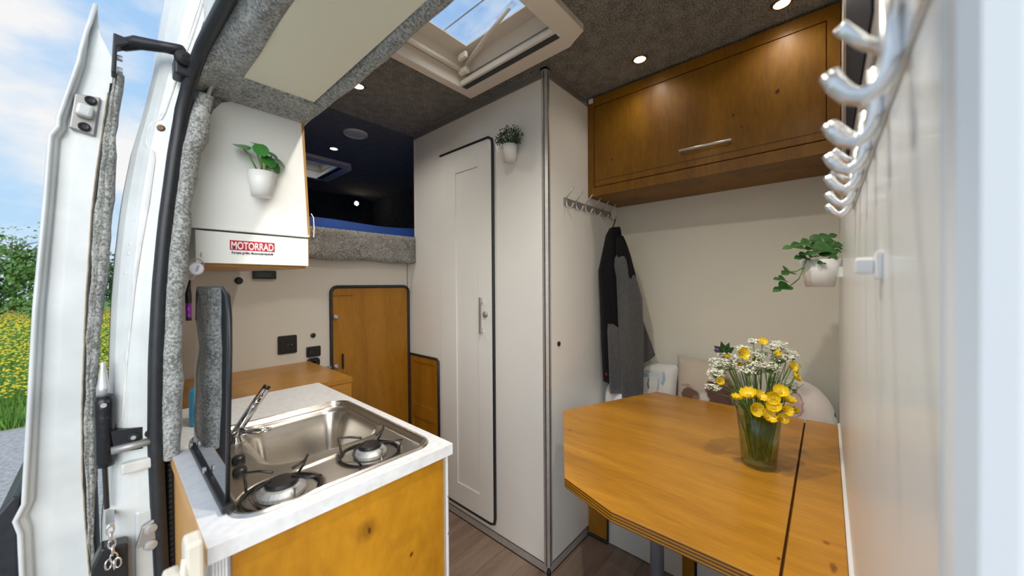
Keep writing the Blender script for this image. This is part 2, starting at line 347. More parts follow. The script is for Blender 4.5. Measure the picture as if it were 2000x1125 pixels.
# roof lining with two openings
cl = MB()
SK = (.66, 1.09, .70, 1.235); SK2 = (.72, 1.185, 2.72, 3.16)
def ring_slab(mb, X0, X1, Y0, Y1, h, z0, z1):
    mb.box(X0, h[0], Y0, Y1, z0, z1); mb.box(h[1], X1, Y0, Y1, z0, z1); mb.box(h[0], h[1], Y0, h[2], z0, z1); mb.box(h[0], h[1], h[3], Y1, z0, z1)
ring_slab(cl, .2, 1.95, -.09, 1.90, SK, ZC, ZC+.03)
structure(cl.build('ceiling', FELTD))
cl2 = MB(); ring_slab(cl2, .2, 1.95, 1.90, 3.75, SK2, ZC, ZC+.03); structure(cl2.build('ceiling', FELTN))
structure(box(XB, XB+.03, YP-.05, 1.9, -.03, ZC).build('wall_far', WALLW))
# rear wall below the bed, with the vertical board joint near the wash room
wr = structure(box(.10, 1.214, YR, YR+.03, 0, 1.36).build('wall_rear', REARW))
box(1.194, 1.197, YR-.001, YR+.002, .9, 1.355).build('board_joint', GROOVE, wr)
# bed alcove shell
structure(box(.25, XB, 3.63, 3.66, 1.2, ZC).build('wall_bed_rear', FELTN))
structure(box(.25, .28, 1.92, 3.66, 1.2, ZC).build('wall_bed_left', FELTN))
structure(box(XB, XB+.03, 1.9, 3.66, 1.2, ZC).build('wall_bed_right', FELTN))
# partition to the cab: glossy board, white door post at its near end
pt = MB().box(.225, XB, YP-.03, YP, -.03, ZC); structure(pt.build('wall_front', PARTW))
po = MB()
prof = [(.224, YP-.0002), (.211, YP-.0012), (.205, YP-.006), (.203, YP-.014), (.200, YP-.12), (.224, YP-.12)]
po.prism(prof, 2, -.2, 2.0); structure(po.build('trim_1', mat('white_door_post', (.90, .91, .91), .4), smooth=False, bevel=.003))
# cable duct strip where the table meets the partition
structure(MB().prism([(YP, ZT-.03), (YP+.006, ZT-.03), (YP+.006, ZT+.002), (YP, ZT+.006)], 0, .30, 1.70).build('trim_2', STW))
# door-side inner wall behind the kitchen and header above the door
wl_ = MB()
zs = [.862+.05*i for i in range(25)]
wl_.grid(lambda i, j: (bx(zs[j])+.035, 1.075+(YR-1.075)*i/4, zs[j]), 5, len(zs))
structure(wl_.build('wall_left', WHITE, smooth=True, solid=.006))
# painted door jamb (body pillar)
zj = [-.25+.045*i for i in range(52)]
cols = [(0, 1.062, .0), (.25, 1.066, 0), (.50, 1.072, 0), (.64, 1.078, 0), (.85, 1.090, 0), (1, 1.110, 0), (1.02, 1.13, 0)]
def jx(t, z): return (bx(z)-.012)*(1-t)+ox(z)*t
def jamb(i, j):
    t, yy, g = cols[i]; z = zj[j]
    return (jx(t, z), yy, z)
jm = MB().grid(jamb, len(cols), len(zj))
pil = structure(jm.build('wall_door_pillar', BODYW, solid=.004))
# outer skin behind the pillar edge, bent inward to stay hidden from the camera
sk = MB().grid(lambda i, j: (ox(zj[j])*1.02+max(.006, ox(zj[j]))*i*.5*1.05+.012*i, 1.128+i*.5, zj[j]), 3, len(zj))
structure(sk.build('wall_outer_skin', BODYW, smooth=True))
# pressed seam in the jamb, stepping round the striker
SEAM = [(.153, 1.882), (.129, 1.776), (.105, 1.68), (.085, 1.594), (.08, 1.58), (.066, 1.571), (.06, 1.558), (.057, 1.53), (.059, 1.515), (.067, 1.506), (.068, 1.49), (.058, 1.395), (.046, 1.307), (.036, 1.222), (.029, 1.137), (.024, 1.074), (.019, .991), (.017, .955), (.011, .943), (.007, .938)]
def jsurf(x, z):
    t_ = max(0, min(1, (x-jx(0, z))/(jx(1, z)-jx(0, z)+1e-9))); return interp([(c_[0], c_[1]) for c_ in cols], t_)
MB().tube([(x, jsurf(x, z)-.0015, z) for x, z in SEAM], 0.0026, 6).build('seam_groove', DIRTW, pil, smooth=True)
MB().tube([(x-.004, jsurf(x-.004, z)-.001, z) for x, z in SEAM], .0013, 6).build('seam_shadow', ALUD, pil, smooth=True)
for z_, dx_ in ((1.36, -.012), (1.31, -.014), (1.29, -.014), (1.25, -.014)):
    MB().lathe([(.005, 0), (.004, .0012), (.001, .0016)], (interp([(b_2, a_2) for a_2, b_2 in SEAM], z_)+dx_, jsurf(interp([(b_2, a_2) for a_2, b_2 in SEAM], z_)+dx_, z_)-.0005, z_), 12, (-.35, -.94, 0)).build('spot_weld', BODYW, pil, smooth=True)
# pillar fittings
def disc(mb, c, r, h, ax, n=20): return mb.lathe([(r, 0), (r, h*.7), (r*.85, h)], c, n, ax)
AXN = (-.35, -.94, 0)
disc(MB(), (.082, 1.078, 1.560), .0165, .004, AXN).build('striker_washer', BODYW, pil, smooth=False)
MB().lathe([(.008, 0), (.008, .010), (.0055, .016)], (.082, 1.076, 1.560), 8, AXN).build('striker_pin', RUST, pil)
MB().prism([(.000, .935), (.060, .930), (.060, .885), (.004, .890)], 1, 1.062, 1.10).build('rail_recess', DARKMET, pil)
MB().tube([(.000, 1.060, .897), (.060, 1.056, .900)], .008, 8).build('rail_lip', ALUD, pil, smooth=True)
for x, z in ((.030, .915), (.055, .915)):
    b_ = disc(MB(), (x, 1.064, z), .009, .006, (0, -1, 0)).build('rail_bolt', RUBBER, pil); MB().lathe([(.004, 0), (.004, .003)], (x, 1.058, z), 8, (0, -1, 0)).build('bolt_head', ALU, b_)
MB().box(.012, .062, 1.050, 1.066, .845, .868).build('sill_step', DIRTW, pil, bevel=.004)
MB().prism([(.030, .76), (.062, .76), (.062, .35), (.028, .35)], 1, 1.060, 1.072).build('lower_panel', BODYW, pil, bevel=.006)
lp = MB().prism([(.040, .730), (.058, .738), (.060, .690), (.030, .692)], 1, 1.046, 1.058).build('guide_plate', ALUD, pil, bevel=.002)
for z in (.722, .688):
    MB().lathe([(.011, 0), (.010, .004), (.004, .005)], (.052, 1.047, z), 16, (0, -1, 0)).build('screw', ZINC, lp)
# rubber door seal following the body curve, then along the header
SEALTOP = [(1.05, .1100, 1.603), (1.03, .1185, 1.650), (1.00, .1270, 1.690), (.96, .1330, 1.713), (.90, .1380, 1.722), (.80, .1440, 1.727), (.6, .147, 1.73), (.3, .148, 1.73), (-.06, .148, 1.73)]
sp = [(bx(z), 1.058, z) for z in [-.1+.05*i for i in range(34)]]+[(x_, y_, z_) for y_, x_, z_ in SEALTOP]
structure(MB().tube(sp, .0125, 10).build('trim_3', RUBBER, smooth=True))
# felt pillar cover, soft and lumpy
fz = [.853+.032*i for i in range(26)]
fprof = [(.008, 1.062), (.014, 1.044), (.026, 1.040), (.036, 1.048), (.040, 1.075), (.041, 1.139)]
def fcov(i, j):
    dx, yy = fprof[i]; z = fz[j]; w = 1+.07*math.sin(z*23+i)+.05*math.sin(z*57)
    return (bx(z)+dx*w*(1.0 if z < 1.55 else 1.15), yy, z)
structure(MB().grid(fcov, len(fprof), len(fz)).build('trim_4', FELT, smooth=True, solid=.004))
structure(MB().prism([(.10, 1.50), (.19, 1.55), (.24, 1.69), (.24, 1.72), (.11, 1.72)], 1, CYP+.004, CYP+.02).build('trim_6', FELT))
# corrugated cable conduit below it
cd = MB(); prof = []
for i in range(90): prof += [(.0075, -.2+i*.0117), (.0098, -.2+i*.0117+.004), (.0098, -.2+i*.0117+.008), (.0075, -.2+i*.0117+.0105)]
cd.lathe(prof, (.086, 1.075, 0), 12); tag(cd.build('cable_conduit', BLACKP), 'black corrugated cable conduit running down beside the rubber door seal', 'conduit')
structure(box(.045, .0855, 1.10, 1.115, -.2, .85).build('gap_shade_panel', DARKMET))  # black panel added to stand in for the shade in the gap
# soffit over the sliding door: cream board framed in felt
sf = structure(MB().box(.165, .374, -.09, CYP+.002, 1.716, ZC).build('wall_header', FELT))
box(.207, .358, -.085, .997, 1.697, 1.716).build('soffit_board', CEILW, sf)
def lipf(i, j):
    t = 2*math.pi*i/10; yy = -.085+1.25*j/24
    return (.378+.018*math.cos(t)+.0035*math.sin(yy*10)+.011*(yy-.8)*.5, yy, 1.706+.016*math.sin(t)+.002*math.sin(yy*35))
MB().grid(lipf, 10, 25, True).build('felt_lip', FELT, sf, smooth=True)
def bandf(i, j):
    yy = CYP-1.225*j/30; q = i/6
    if yy > 1.05: x0, z0 = .122+.02*(yy-1.05)/.09, 1.655+.02*(yy-1.05)/.09
    else:
        tb = sorted(SEALTOP); x0 = interp([(p[0], p[1]) for p in tb], yy)+.010; z0 = interp([(p[0], p[2]) for p in tb], yy)+.004
    x = x0+(.209-x0)*q; z = z0+(1.697-z0)*math.sin(min(1, q*1.6)*math.pi/2)+.0025*math.sin(q*9+yy*25)
    return (x, yy, z)
MB().grid(bandf, 7, 31).build('felt_band', FELT, sf, smooth=True, solid=.006)
MB().box(.174, .370, .997, CYP+.001, 1.692, 1.716).build('felt_end_band', FELT, sf, bevel=.004)
# outer roof edge above the door
structure(MB().box(.150, .20, -.09, 3.6, 1.745, ZC+.03).build('trim_5', DIRTW))

# ------------------------------------------------------------------ ceiling fittings
def skylight(name, h, z0, label, lever=True):
    x0, x1, y0, y1 = h; t = empty(name, ((x0+x1)/2, (y0+y1)/2, z0-.02), label, 'skylight')
    o = .062
    def fr(mb, a, b_, ha, hb, z_0, z_1):
        P = [(a[0]+.02, b_[0]), (a[1]-.035, b_[0]), (a[1], b_[0]+.045), (a[1], b_[1]-.02), (a[1]-.015, b_[1]), (a[0]+.02, b_[1])]
        return P
    f = MB()
    f.box(x1, x1+o, y0+.02, y1+.035, z0-.022, z0); f.box(x0-o, x0, y0-o, y1+.035, z0-.022, z0); f.box(x0, x1, y1, y1+.035, z0-.022, z0)
    f.prism([(x0, y0-o), (x1+.02, y0-o), (x1+o, y0+.02), (x1+o, y0+.0201), (x0, y0+.0201)], 2, z0-.022, z0); f.box(x1, x1+.001, y0, y0+.02, z0-.022, z0)
    f.build('frame', HEKI, t, bevel=.004)
    s_ = MB()   # shaft walls leaning in to the pane
    zz = z0+.095; i_ = .085
    A = [(x0, y0, z0-.02), (x1, y0, z0-.02), (x1, y1, z0-.02), (x0, y1, z0-.02)]; M_ = [(x0, y0, z0+.045), (x1, y0, z0+.045), (x1, y1, z0+.045), (x0, y1, z0+.045)]
    s_.add(A+M_, [(0, 1, 5, 4), (1, 2, 6, 5), (2, 3, 7, 6), (3, 0, 4, 7)]); s_.build('shaft', HEKI, t, solid=.006)
    s2 = MB(); B0 = [(x0+.002, y0+.002, z0+.043), (x1-.002, y0+.002, z0+.043), (x1-.002, y1-.002, z0+.043), (x0+.002, y1-.002, z0+.043)]
    B1 = [(x0+.02, y0+.02, zz), (x1-.02, y0+.02, zz), (x1-.02, y1-.02, zz), (x0+.02, y1-.02, zz)]; B2 = [(x0+i_, y0+i_, zz), (x1-i_, y0+i_, zz), (x1-i_, y1-i_*1.2, zz), (x0+i_, y1-i_*1.2, zz)]
    s2.add(B0+B1+B2, [(0, 1, 5, 4), (1, 2, 6, 5), (2, 3, 7, 6), (3, 0, 4, 7), (4, 5, 9, 8), (5, 6, 10, 9), (6, 7, 11, 10), (7, 4, 8, 11)])
    s2.build('pane_frame', HEKI, t, solid=.006)
    MB().box(x0, x1, y0, y1, zz+.006, zz+.010).build('pane', PANE, t)
    MB().box(x1-.030, x1-.003, y0+.01, y1-.01, z0-.021, z0-.016).build('blind_cassette', HEKID, t)
    MB().box(x1-.006, x1-.0035, y0+.01, y1-.01, z0+.040, z0+.0425).build('joint_line', ALUD, t); MB().box(x0+.01, x1-.01, y1-.006, y1-.0035, z0+.040, z0+.0425).build('joint_line', ALUD, t)
    MB().box(x1-.042, x1-.030, y0+.01, y1-.01, z0-.021, z0+.0).build('blind_edge', HEKI, t, bevel=.002)
    if lever:
        MB().tube([(x0+.02, y1-.03, z0+.035), (x1-.055, y1-.03, z0+.035)], .011, 10).build('handle_bar', HEKI, t, smooth=True)
        MB().tube([(x1-.045, y1-.065, z0+.03), (x1-.05, y1-.02, z0+.03)], .017, 8).build('lever_hub', HEKI, t, bevel=.003)
        q = MB().tube([(x1-.05, y1-.055, z0+.045), (x1-.075, y1-.16, z0+.058), (x1-.10, y1-.26, z0+.072), (x1-.118, y1-.375, z0+.092)], [.010, .011, .010, .007], 8, flat=.6).build('lever_arm', HEKI, t, smooth=True)
        MB().tube([(x1-.110, y1-.31, z0+.088), (x1-.122, y1-.40, z0+.096)], .013, 8, flat=.5).build('catch', PANE, t, smooth=True)
        MB().box(x1-.09, x1-.075, y1-.10, y1-.05, z0+.05, z0+.075).build('latch', HEKI, t, bevel=.003)
        MB().tube([(x1-.2, y0+.1, zz+.004), (x1-.2, y1-.1, zz+.004)], .0025, 6).build('pane_rib', ALU, t)
    return t
skylight('roof_skylight', SK, ZC, 'open cream roof skylight with crank lever beside the tall white cabinet')
skylight('roof_skylight', SK2, ZC, 'small cream roof skylight far back above the blue bed', False)
def spot(x, y, z, label, power, r=.021):
    t = empty('ceiling_spot', (x, y, z-.004), label, 'spotlight', 'recessed ceiling spotlights')
    MB().lathe([(r*1.5, .002), (r*1.5, 0), (r*1.35, -.004), (r*1.08, -.004), (r*1.05, .0)], (x, y, z), 24, caps=False).build('ring', BRASS, t, smooth=True)
    MB().lathe([(r*1.07, .0), (r*1.07, -.002)], (x, y, z), 20).build('lens', SPOTE, t)
    L = bpy.data.lights.new('spot_light', 'SPOT'); L.energy = power; L.spot_size = R(150); L.spot_blend = .8; L.shadow_soft_size = .02; L.color = (1, .93, .83)
    o = bpy.data.objects.new('spot_light', L); COL.objects.link(o); o.parent = t; o.location = (0, 0, -.006)
spot(1.433, .567, ZC, 'lit recessed spotlight nearer the tall white cabinet, above the wooden overhead locker', 1.1)
spot(1.46, .110, ZC, 'lit recessed spotlight at the upper edge of the picture near the cab partition', 1.1)
spot(.56, .560, ZC, 'added unseen fill spotlight beside the felt lip above the kitchen aisle', 13)  # fill lamp added out of view to brighten the interior
spot(.56, .100, ZC, 'added unseen fill spotlight beside the felt lip next to the cab partition', 13)  # second added lamp, also unseen, lighting partition and cabinet front
spot(.763, 1.598, ZC, 'lit recessed spotlight half hidden behind the felt lip of the soffit', 5)
spot(.996, 2.443, ZC, 'lit recessed spotlight above the bed beside the round speaker', 3.5)
t = empty('ceiling_speaker', (.985, 2.106, ZC-.01), 'round grey ceiling speaker between the bed and the tall white cabinet', 'speaker')
MB().lathe([(.069, 0), (.069, -.006), (.060, -.012), (.056, -.010), (.054, -.004)], (.985, 2.106, ZC), 36, caps=False).build('rim', SPEAKER, t, smooth=True)
MB().lathe([(.056, -.003), (.05, -.006), (.03, -.008)], (.985, 2.106, ZC), 36).build('grille', SPEAKER, t, smooth=True)
t = empty('reading_lamp', (1.675, 3.61, 2.045), 'small lit reading lamp on the dark wall over the bed', 'lamp')
MB().tube([(1.66, 3.63, 2.06), (1.66, 3.57, 2.06)], .012, 10).build('arm', BLACKP, t); MB().lathe([(.016, .02), (.026, -.03), (.026, -.035)], (1.655, 3.57, 2.055), 16, (0, 1, .2)).build('shade', BLACKP, t)
MB().lathe([(.02, 0), (.006, .004)], (1.655, 3.530, 2.047), 12, (0, -1, -.2)).build('bulb', SPOTE, t)

# ------------------------------------------------------------------ wash-room cabinet
t = empty('washroom_cabinet', (1.5, 1.4, 0), 'tall white wash-room cabinet reaching the roof in the middle of the van', 'cabinet')
fp = MB().prism([(WY+.02, .035), (YR, .035), (YR, 1.352), (1.843, 1.352), (1.843, 2.085), (WY+.02, 2.085)], 0, WX, WX+.012).build('front_panel', WHITE, t)
sp_ = MB().box(WX+.02, XB, WY, WY+.012, .035, 2.085).build('side_panel', WHITE, t)
cp = MB().prism([(WX-.003, WY+.022), (WX-.003, WY+.006), (WX+.006, WY-.003), (WX+.022, WY-.003), (WX+.022, WY+.006), (WX+.006, WY+.022)], 2, .025, 2.12).build('corner_profile', ALU, t)
for dx, dy in ((0, .012), (.012, 0)):
    MB().box(WX-.0045+dx*1.0, WX-.003+dx+.001, WY-.0045+dy, WY-.003+dy+.001, .03, 2.11).build('profile_groove', BLACKP, cp)
for nm, z0, z1, o_, mm in (('base_profile', .004, .036, .006, ALU), ('top_profile', 2.085, 2.118, .004, ALUD)):
    MB().prism([(WX-o_, z0), (WX+.006, z0), (WX+.006, z1), (WX-.001, z1)], 1, WY+.006, YR if z0 < 1 else 1.843).build(nm, mm, t)
    MB().prism([(WY-o_, z0), (WY+.006, z0), (WY+.006, z1), (WY-.001, z1)], 0, WX+.006, 1.526 if z0 < 1 else 1.57).build(nm, mm, t)
MB().box(WX-.007, WX-.002, WY+.02, YR, 0, .005).build('base_seal', BLACKP, t); MB().box(WX+.02, 1.54, WY-.007, WY-.002, 0, .005).build('base_seal', BLACKP, t)
MB().box(WX-.002, WX+.001, WY+.02, YR, .0355, .038).build('base_seal', BLACKP, t); MB().box(WX+.02, 1.54, WY-.002, WY+.001, .0355, .038).build('base_seal', BLACKP, t)
MB().lathe([(.010, 0), (.010, .012), (.004, .022)], (WX, WY, 0), 12).build('corner_cap', BLACKP, t)
MB().box(WX, WX+.03, WY, 1.843, 2.118, ZC).build('felt_gap', FELTM, t); MB().box(WX, 1.57, WY, WY+.03, 2.118, ZC).build('felt_gap', FELTM, t)
# its door: frame-and-panel leaf with a rubber edge on three sides
DY0, DY1, DZ0, DZ1 = 1.190, 1.583, .075, 1.920
d_ = MB().box(WX-.004, WX, DY0, DY1, DZ0, DZ1).build('door', WHITE, t)
for (a, b_, c_, e_) in ((DY0, 1.288, DZ0, DZ1), (1.455, DY1, DZ0, DZ1)): MB().box(WX-.009, WX-.004, a, b_, c_, e_).build('stile', WHITE, d_, bevel=.001)
for (c_, e_) in ((DZ0, .185), (1.803, DZ1)): MB().box(WX-.0092, WX-.004, 1.288, 1.455, c_, e_).build('rail', WHITE, d_, bevel=.001)
sealpts = [(WX-.006, DY1, DZ1+.004), (WX-.006, DY0+.02, DZ1+.004), (WX-.006, DY0-.002, DZ1-.01), (WX-.006, DY0-.006, DZ1-.04), (WX-.006, DY0-.006, DZ0+.03), (WX-.006, DY0-.002, DZ0+.005), (WX-.006, DY0+.02, DZ0-.004), (WX-.006, DY1+.3, DZ0-.004)]
MB().tube(sealpts, .0075, 8).build('rubber_edge', RUBBER, d_, smooth=True)
h_ = MB().box(WX-.030, WX-.024, 1.252, 1.262, .985, 1.160).build('handle', ALUD, d_, bevel=.001)
for z in (.99, 1.135): MB().box(WX-.026, WX-.009, 1.2525, 1.2615, z, z+.022).build('handle_foot', ALU, h_)
MB().lathe([(.015, 0), (.015, .006), (.011, .009), (.005, .011)], (WX-.009, 1.236, 1.078), 20, (-1, 0, 0)).build('lock', ALUD, d_, smooth=True)
MB().lathe([(.0105, 0), (.0105, .004), (.006, .006)], (1.296, WY, .962), 18, (0, -1, 0)).build('cam_lock', BLACKP, t)
MB().box(WX-.003, WX, 1.832, 1.843, 1.51, 2.08).build('edge_strip', WALLW, t)
# low wooden access door in its front, rubber edged
a_ = MB().box(WX-.004, WX-.001, 1.618, 1.888, .30, .806).build('access_panel', WOOD_D, t)
for (y0, y1, z0, z1) in ((1.618, 1.65, .30, .806), (1.86, 1.888, .30, .806), (1.65, 1.86, .77, .806), (1.65, 1.86, .44, .52)): MB().box(WX-.010, WX-.004, y0, y1, z0, z1).build('panel_frame', WOOD_D, a_, bevel=.001)
MB().tube([(WX-.008, 1.89, .809), (WX-.008, 1.63, .809), (WX-.008, 1.614, .797), (WX-.008, 1.612, .3)], .007, 8).build('rubber_edge', RUBBER, a_, smooth=True)

# ------------------------------------------------------------------ rear wall fittings
t = empty('locker_door', (.975, YR-.01, .3), 'honey brown wooden locker door with black rubber edge in the rear wall', 'door')
MB().prism(rrect(.752, 1.196, .20, 1.214, .03), 1, YR-.006, YR-.001).build('leaf', WOOD_D, t)
MB().box(.755, .86, YR-.0075, YR-.006, 1.168, 1.171).build('veneer_joint', GROOVE, t)
MB().tube([(p[0], YR-.006, p[1]) for p in rrect(.750, 1.198, .20, 1.216, .032, 5)], .0085, 8, True).build('rubber_edge', RUBBER, t, smooth=True)
for z in (1.060, .805):
    k_ = MB().lathe([(.014, 0), (.014, .005), (.010, .009)], (.772, YR-.006, z), 18, (0, -1, 0)).build('latch_ring', ALUD, t, smooth=True); MB().lathe([(.008, 0), (.006, .004)], (.772, YR-.015, z), 12, (0, -1, 0)).build('latch_button', ALU, k_)
MB().box(.800, .806, YR-.02, YR-.006, .79, .868).build('handle', DARKMET, t, bevel=.001)
t = empty('wall_socket', (.552, YR, .905), 'black framed double wall socket on the beige rear wall', 'socket')
MB().prism(rrect(.513, .592, .905, .990, .006), 1, YR-.009, YR).build('frame', BLACKP, t, bevel=.002)
MB().prism(rrect(.522, .583, .915, .980, .004), 1, YR-.012, YR-.009).build('plate', BLACKP, t, bevel=.001)
MB().lathe([(.0205, 0), (.0205, .003), (.018, .003), (.017, -.003)], (.560, YR-.0115, .948), 24, (0, -1, 0)).build('outlet', RUBBER, t)
for dx in (-.008, .008): MB().lathe([(.0022, 0), (.0022, .001)], (.560+dx, YR-.0148, .948), 8, (0, -1, 0)).build('pin_hole', ALUD, t)
t = empty('switch_block', (.665, YR, .870), 'small black rotary switch above the oval plug on the beige rear wall', 'switch')
MB().prism(rrect(.633, .698, .873, .924, .006), 1, YR-.009, YR).build('plate', BLACKP, t, bevel=.002); MB().lathe([(.013, 0), (.011, .010)], (.652, YR-.009, .898), 16, (0, -1, 0)).build('knob', RUBBER, t)
t = empty('plug_socket', (.665, YR, .82), 'small black oval plug socket lowest on the beige rear wall', 'socket')
MB().prism(rrect(.634, .694, .821, .868, .018), 1, YR-.009, YR).build('plate', BLACKP, t, bevel=.002); MB().lathe([(.014, 0), (.013, .004), (.008, .004), (.008, 0)], (.664, YR-.009, .845), 18, (0, -1, 0)).build('port', RUBBER, t)
tag(MB().lathe([(.012, 0), (.012, .004), (.007, .006)], (.665, YR, .978), 18, (0, -1, 0)).build('push_button', BLACKP, smooth=False), 'small round black button on the rear wall above the rotary switch', 'button')
tag(MB().lathe([(.015, 0), (.015, .004), (.009, .007)], (.372, YR, 1.246), 18, (0, -1, 0)).build('grommet', BLACKP), 'round black grommet high on the rear wall below the white cabinet', 'grommet')
t = empty('display_unit', (.463, YR, 1.25), 'black control display under the bottom of the white wall cabinet', 'display')
MB().box(.420, .508, YR-.02, YR, 1.254, 1.292).build('case', BLACKP, t, bevel=.003); MB().box(.430, .488, YR-.0208, YR-.02, 1.262, 1.284).build('screen', mat('dark_lcd', (.03, .04, .03), .2), t)
tag(MB().tube([(.12, YR-.008, .818), (.745, YR-.008, .806)], .0085, 10).build('aluminium_rail', ALU, smooth=True), 'slim aluminium rail along the foot of the beige rear wall', 'rail')
# wooden step box between worktop and rear wall
t = empty('wheel_box', (.38, 1.65, 0), 'low wooden box behind the worktop against the rear wall', 'box')
MB().box(.115, .645, 1.428, YR-.002, .835, .855).build('lid', WOOD_L, t, bevel=.001)
MB().box(.12, .642, 1.431, YR-.003, 0, .835).build('body', WOOD_L, t)

# ------------------------------------------------------------------ bed
t = empty('bed', (1.0, 2.7, 1.3), 'raised bed with blue sheet behind a grey felt board', 'bed')
def fb(i, j):
    x = .30+.912*i/24; z = 1.352+.155*j/6
    return (x, 1.846-.003*math.sin(x*17), z-(.004*math.sin(x*19) if j == 0 else 0))
MB().grid(fb, 25, 7).build('front_board', FELTM, t, smooth=True, solid=.02)
MB().box(.30, 1.210, 1.850, YR+.02, 1.362, 1.5).build('board_core', FELTM, t)
MB().box(.28, XB, YR+.02, 3.6, 1.40, 1.46).build('platform', WOOD_D, t)
def mt(i, j):
    x = .29+1.585*i/30; y = YR-.03+1.73*j/20; e = 0 if (0 < j < 20) else 1
    return (x, y, (1.578+.007*math.sin(x*9+1)+.006*math.sin(y*7+x*3)+.010*math.sin(x*4.2+2)) if not e else 1.465)
MB().grid(mt, 31, 21).build('mattress', BLUE, t, smooth=True)

# ------------------------------------------------------------------ white wall cabinet over the kitchen
CY = CYP  # cabinet, soffit, sticker and pilea coordinates baked after scaling about the camera
t = empty('wall_cabinet', (.26, 1.5, 1.27), 'cream white wall cabinet above the kitchen, potted plant on its end', 'cabinet')
pan = [(.120, 1.370), (.389, 1.370), (.375, 1.694), (.213, 1.694), (.193, 1.683), (.177, 1.659), (.157, 1.603), (.137, 1.507), (.127, 1.429)]
MB().prism(pan, 1, CY, CY+.014).build('end_panel', CABW, t, bevel=.001)
MB().prism([(.3885, 1.368), (.3955, 1.364), (.3815, 1.692), (.3745, 1.694)], 1, CY+.001, YR-.06).build('door', PLYE, t)
MB().box(.118, .391, CY-.004, CY+.018, 1.363, 1.370).build('edge_strip', CABW, t, bevel=.001)
lb = MB().box(.139, .388, CY-.004, CY+.22, 1.279, 1.358).build('lower_box', CABW, t, bevel=.0015)
MB().prism([(.143, CY+.006), (.383, CY+.006), (.372, CY+.09), (.348, CY+.20), (.304, CY+.31), (.244, CY+.40), (.143, CY+.44)], 2, 1.272, 1.2788).build('bottom_shelf', WOOD_D, t)
MB().box(.388, .391, CY+.001, CY+.22, 1.281, 1.358).build('side_board', PLYE, lb)
MB().box(.16, .383, CY+.22, YR-.06, 1.29, 1.366).build('carcass', CABW, t)
MB().tube([(.3995, CY+.004, 1.435), (.4050, CY+.002, 1.424), (.4072, CY+.004, 1.394), (.4065, CY+.006, 1.366)], .0015, 6).build('cord', STW, t)
# sticker with its writing
st = empty('sticker', (.254, CY-.0045, 1.302), 'red and white lettered sticker on the cabinet box under the shelf', 'sticker')
MB().box(.205, .303, CY-.0048, CY-.0042, 1.314, 1.339).build('red_field', RED, st); MB().box(.205, .303, CY-.0046, CY-.0042, 1.302, 1.314).build('white_field', STW, st)
text('MOTORRAD', 'headline', STW, st, (.2078, CY-.0051, 1.3172), .0262, (R(90), 0, 0), width=.0925, bold=.0006)
text('Europas größte Motorradzeitschrift', 'subtitle', INK, st, (.2086, CY-.0050, 1.3050), .0083, (R(90), 0, 0), width=.0910, bold=.00022)

# ------------------------------------------------------------------ kitchen unit
CX0, CX1, CY0, CY1 = .086, .515, .640, 1.425
HX0, HX1, HY0, HY1 = .120, .492, .668, 1.150
t = empty('kitchen_unit', (.30, 1.0, 0), 'wooden kitchen base unit with aluminium corner posts under the worktop', 'kitchen unit')
MB().box(.112, .500, CY0+.012, CY0+.026, .02, .832).build('front_panel', WOOD_F, t)
MB().box(.090, .104, CY0+.03, CY1, .02, .834).build('side_panel', WOOD_S, t)
MB().box(.495, .509, CY0+.03, CY1, .02, .834).build('aisle_panel', WOOD_D, t)
for x0, x1 in ((.088, .114), (.4985, .511)):
    c_ = MB().box(x0, x1, CY0+.008, CY0+.034, .0, .834).build('corner_post', ALU, t, bevel=.002)
    nr = 5 if x0 < .2 else 2
    for i in range(nr): MB().box(x0+.004+(x1-x0-.008)*i/nr, x0+.004+(x1-x0-.008)*i/nr+.0025, CY0+.0065, CY0+.0085, .0, .833).build('rib', STW, c_)
    if x0 > .2:
        for z in (.74, .655): MB().lathe([(.0022, 0), (.0022, .0015)], (x0+.008, CY0+.0065, z), 8, (0, -1, 0)).build('rivet', ALUD, c_)
t = empty('worktop', (.30, 1.0, .835), 'pale grey speckled worktop holding the sink and hob', 'worktop')
w_ = MB(); ring_slab(w_, CX0, CX1, CY0, CY1, (HX0+.006, HX1-.006, HY0+.006, HY1-.006), .836, ZW); 
for (cx, cy, sx_, sy_) in ((HX0+.006, HY0+.006, 1, 1), (HX1-.006, HY0+.006, -1, 1), (HX1-.006, HY1-.006, -1, -1), (HX0+.006, HY1-.006, 1, -1)):
    arc = [(cx+sx_*.042*(1-math.sin(R(a))), cy+sy_*.042*(1-math.cos(R(a)))) for a in range(0, 91, 15)]
    w_.prism([(cx, cy)]+arc, 2, .838, ZW)
w_.build('slab', COUNTER, t)
MB().box(CX0, CX1, CY0-.0015, CY0, .8358, ZW-.0005).build('front_edge', COUNTER, t); MB().box(CX1, CX1+.0012, CY0, CY1, .836, ZW-.0005).build('aisle_edge', COUNTER, t)
MB().box(CX0-.0012, CX0, CY0, CY1, .836, ZW-.001).build('worn_edge', WOOD_S, t)
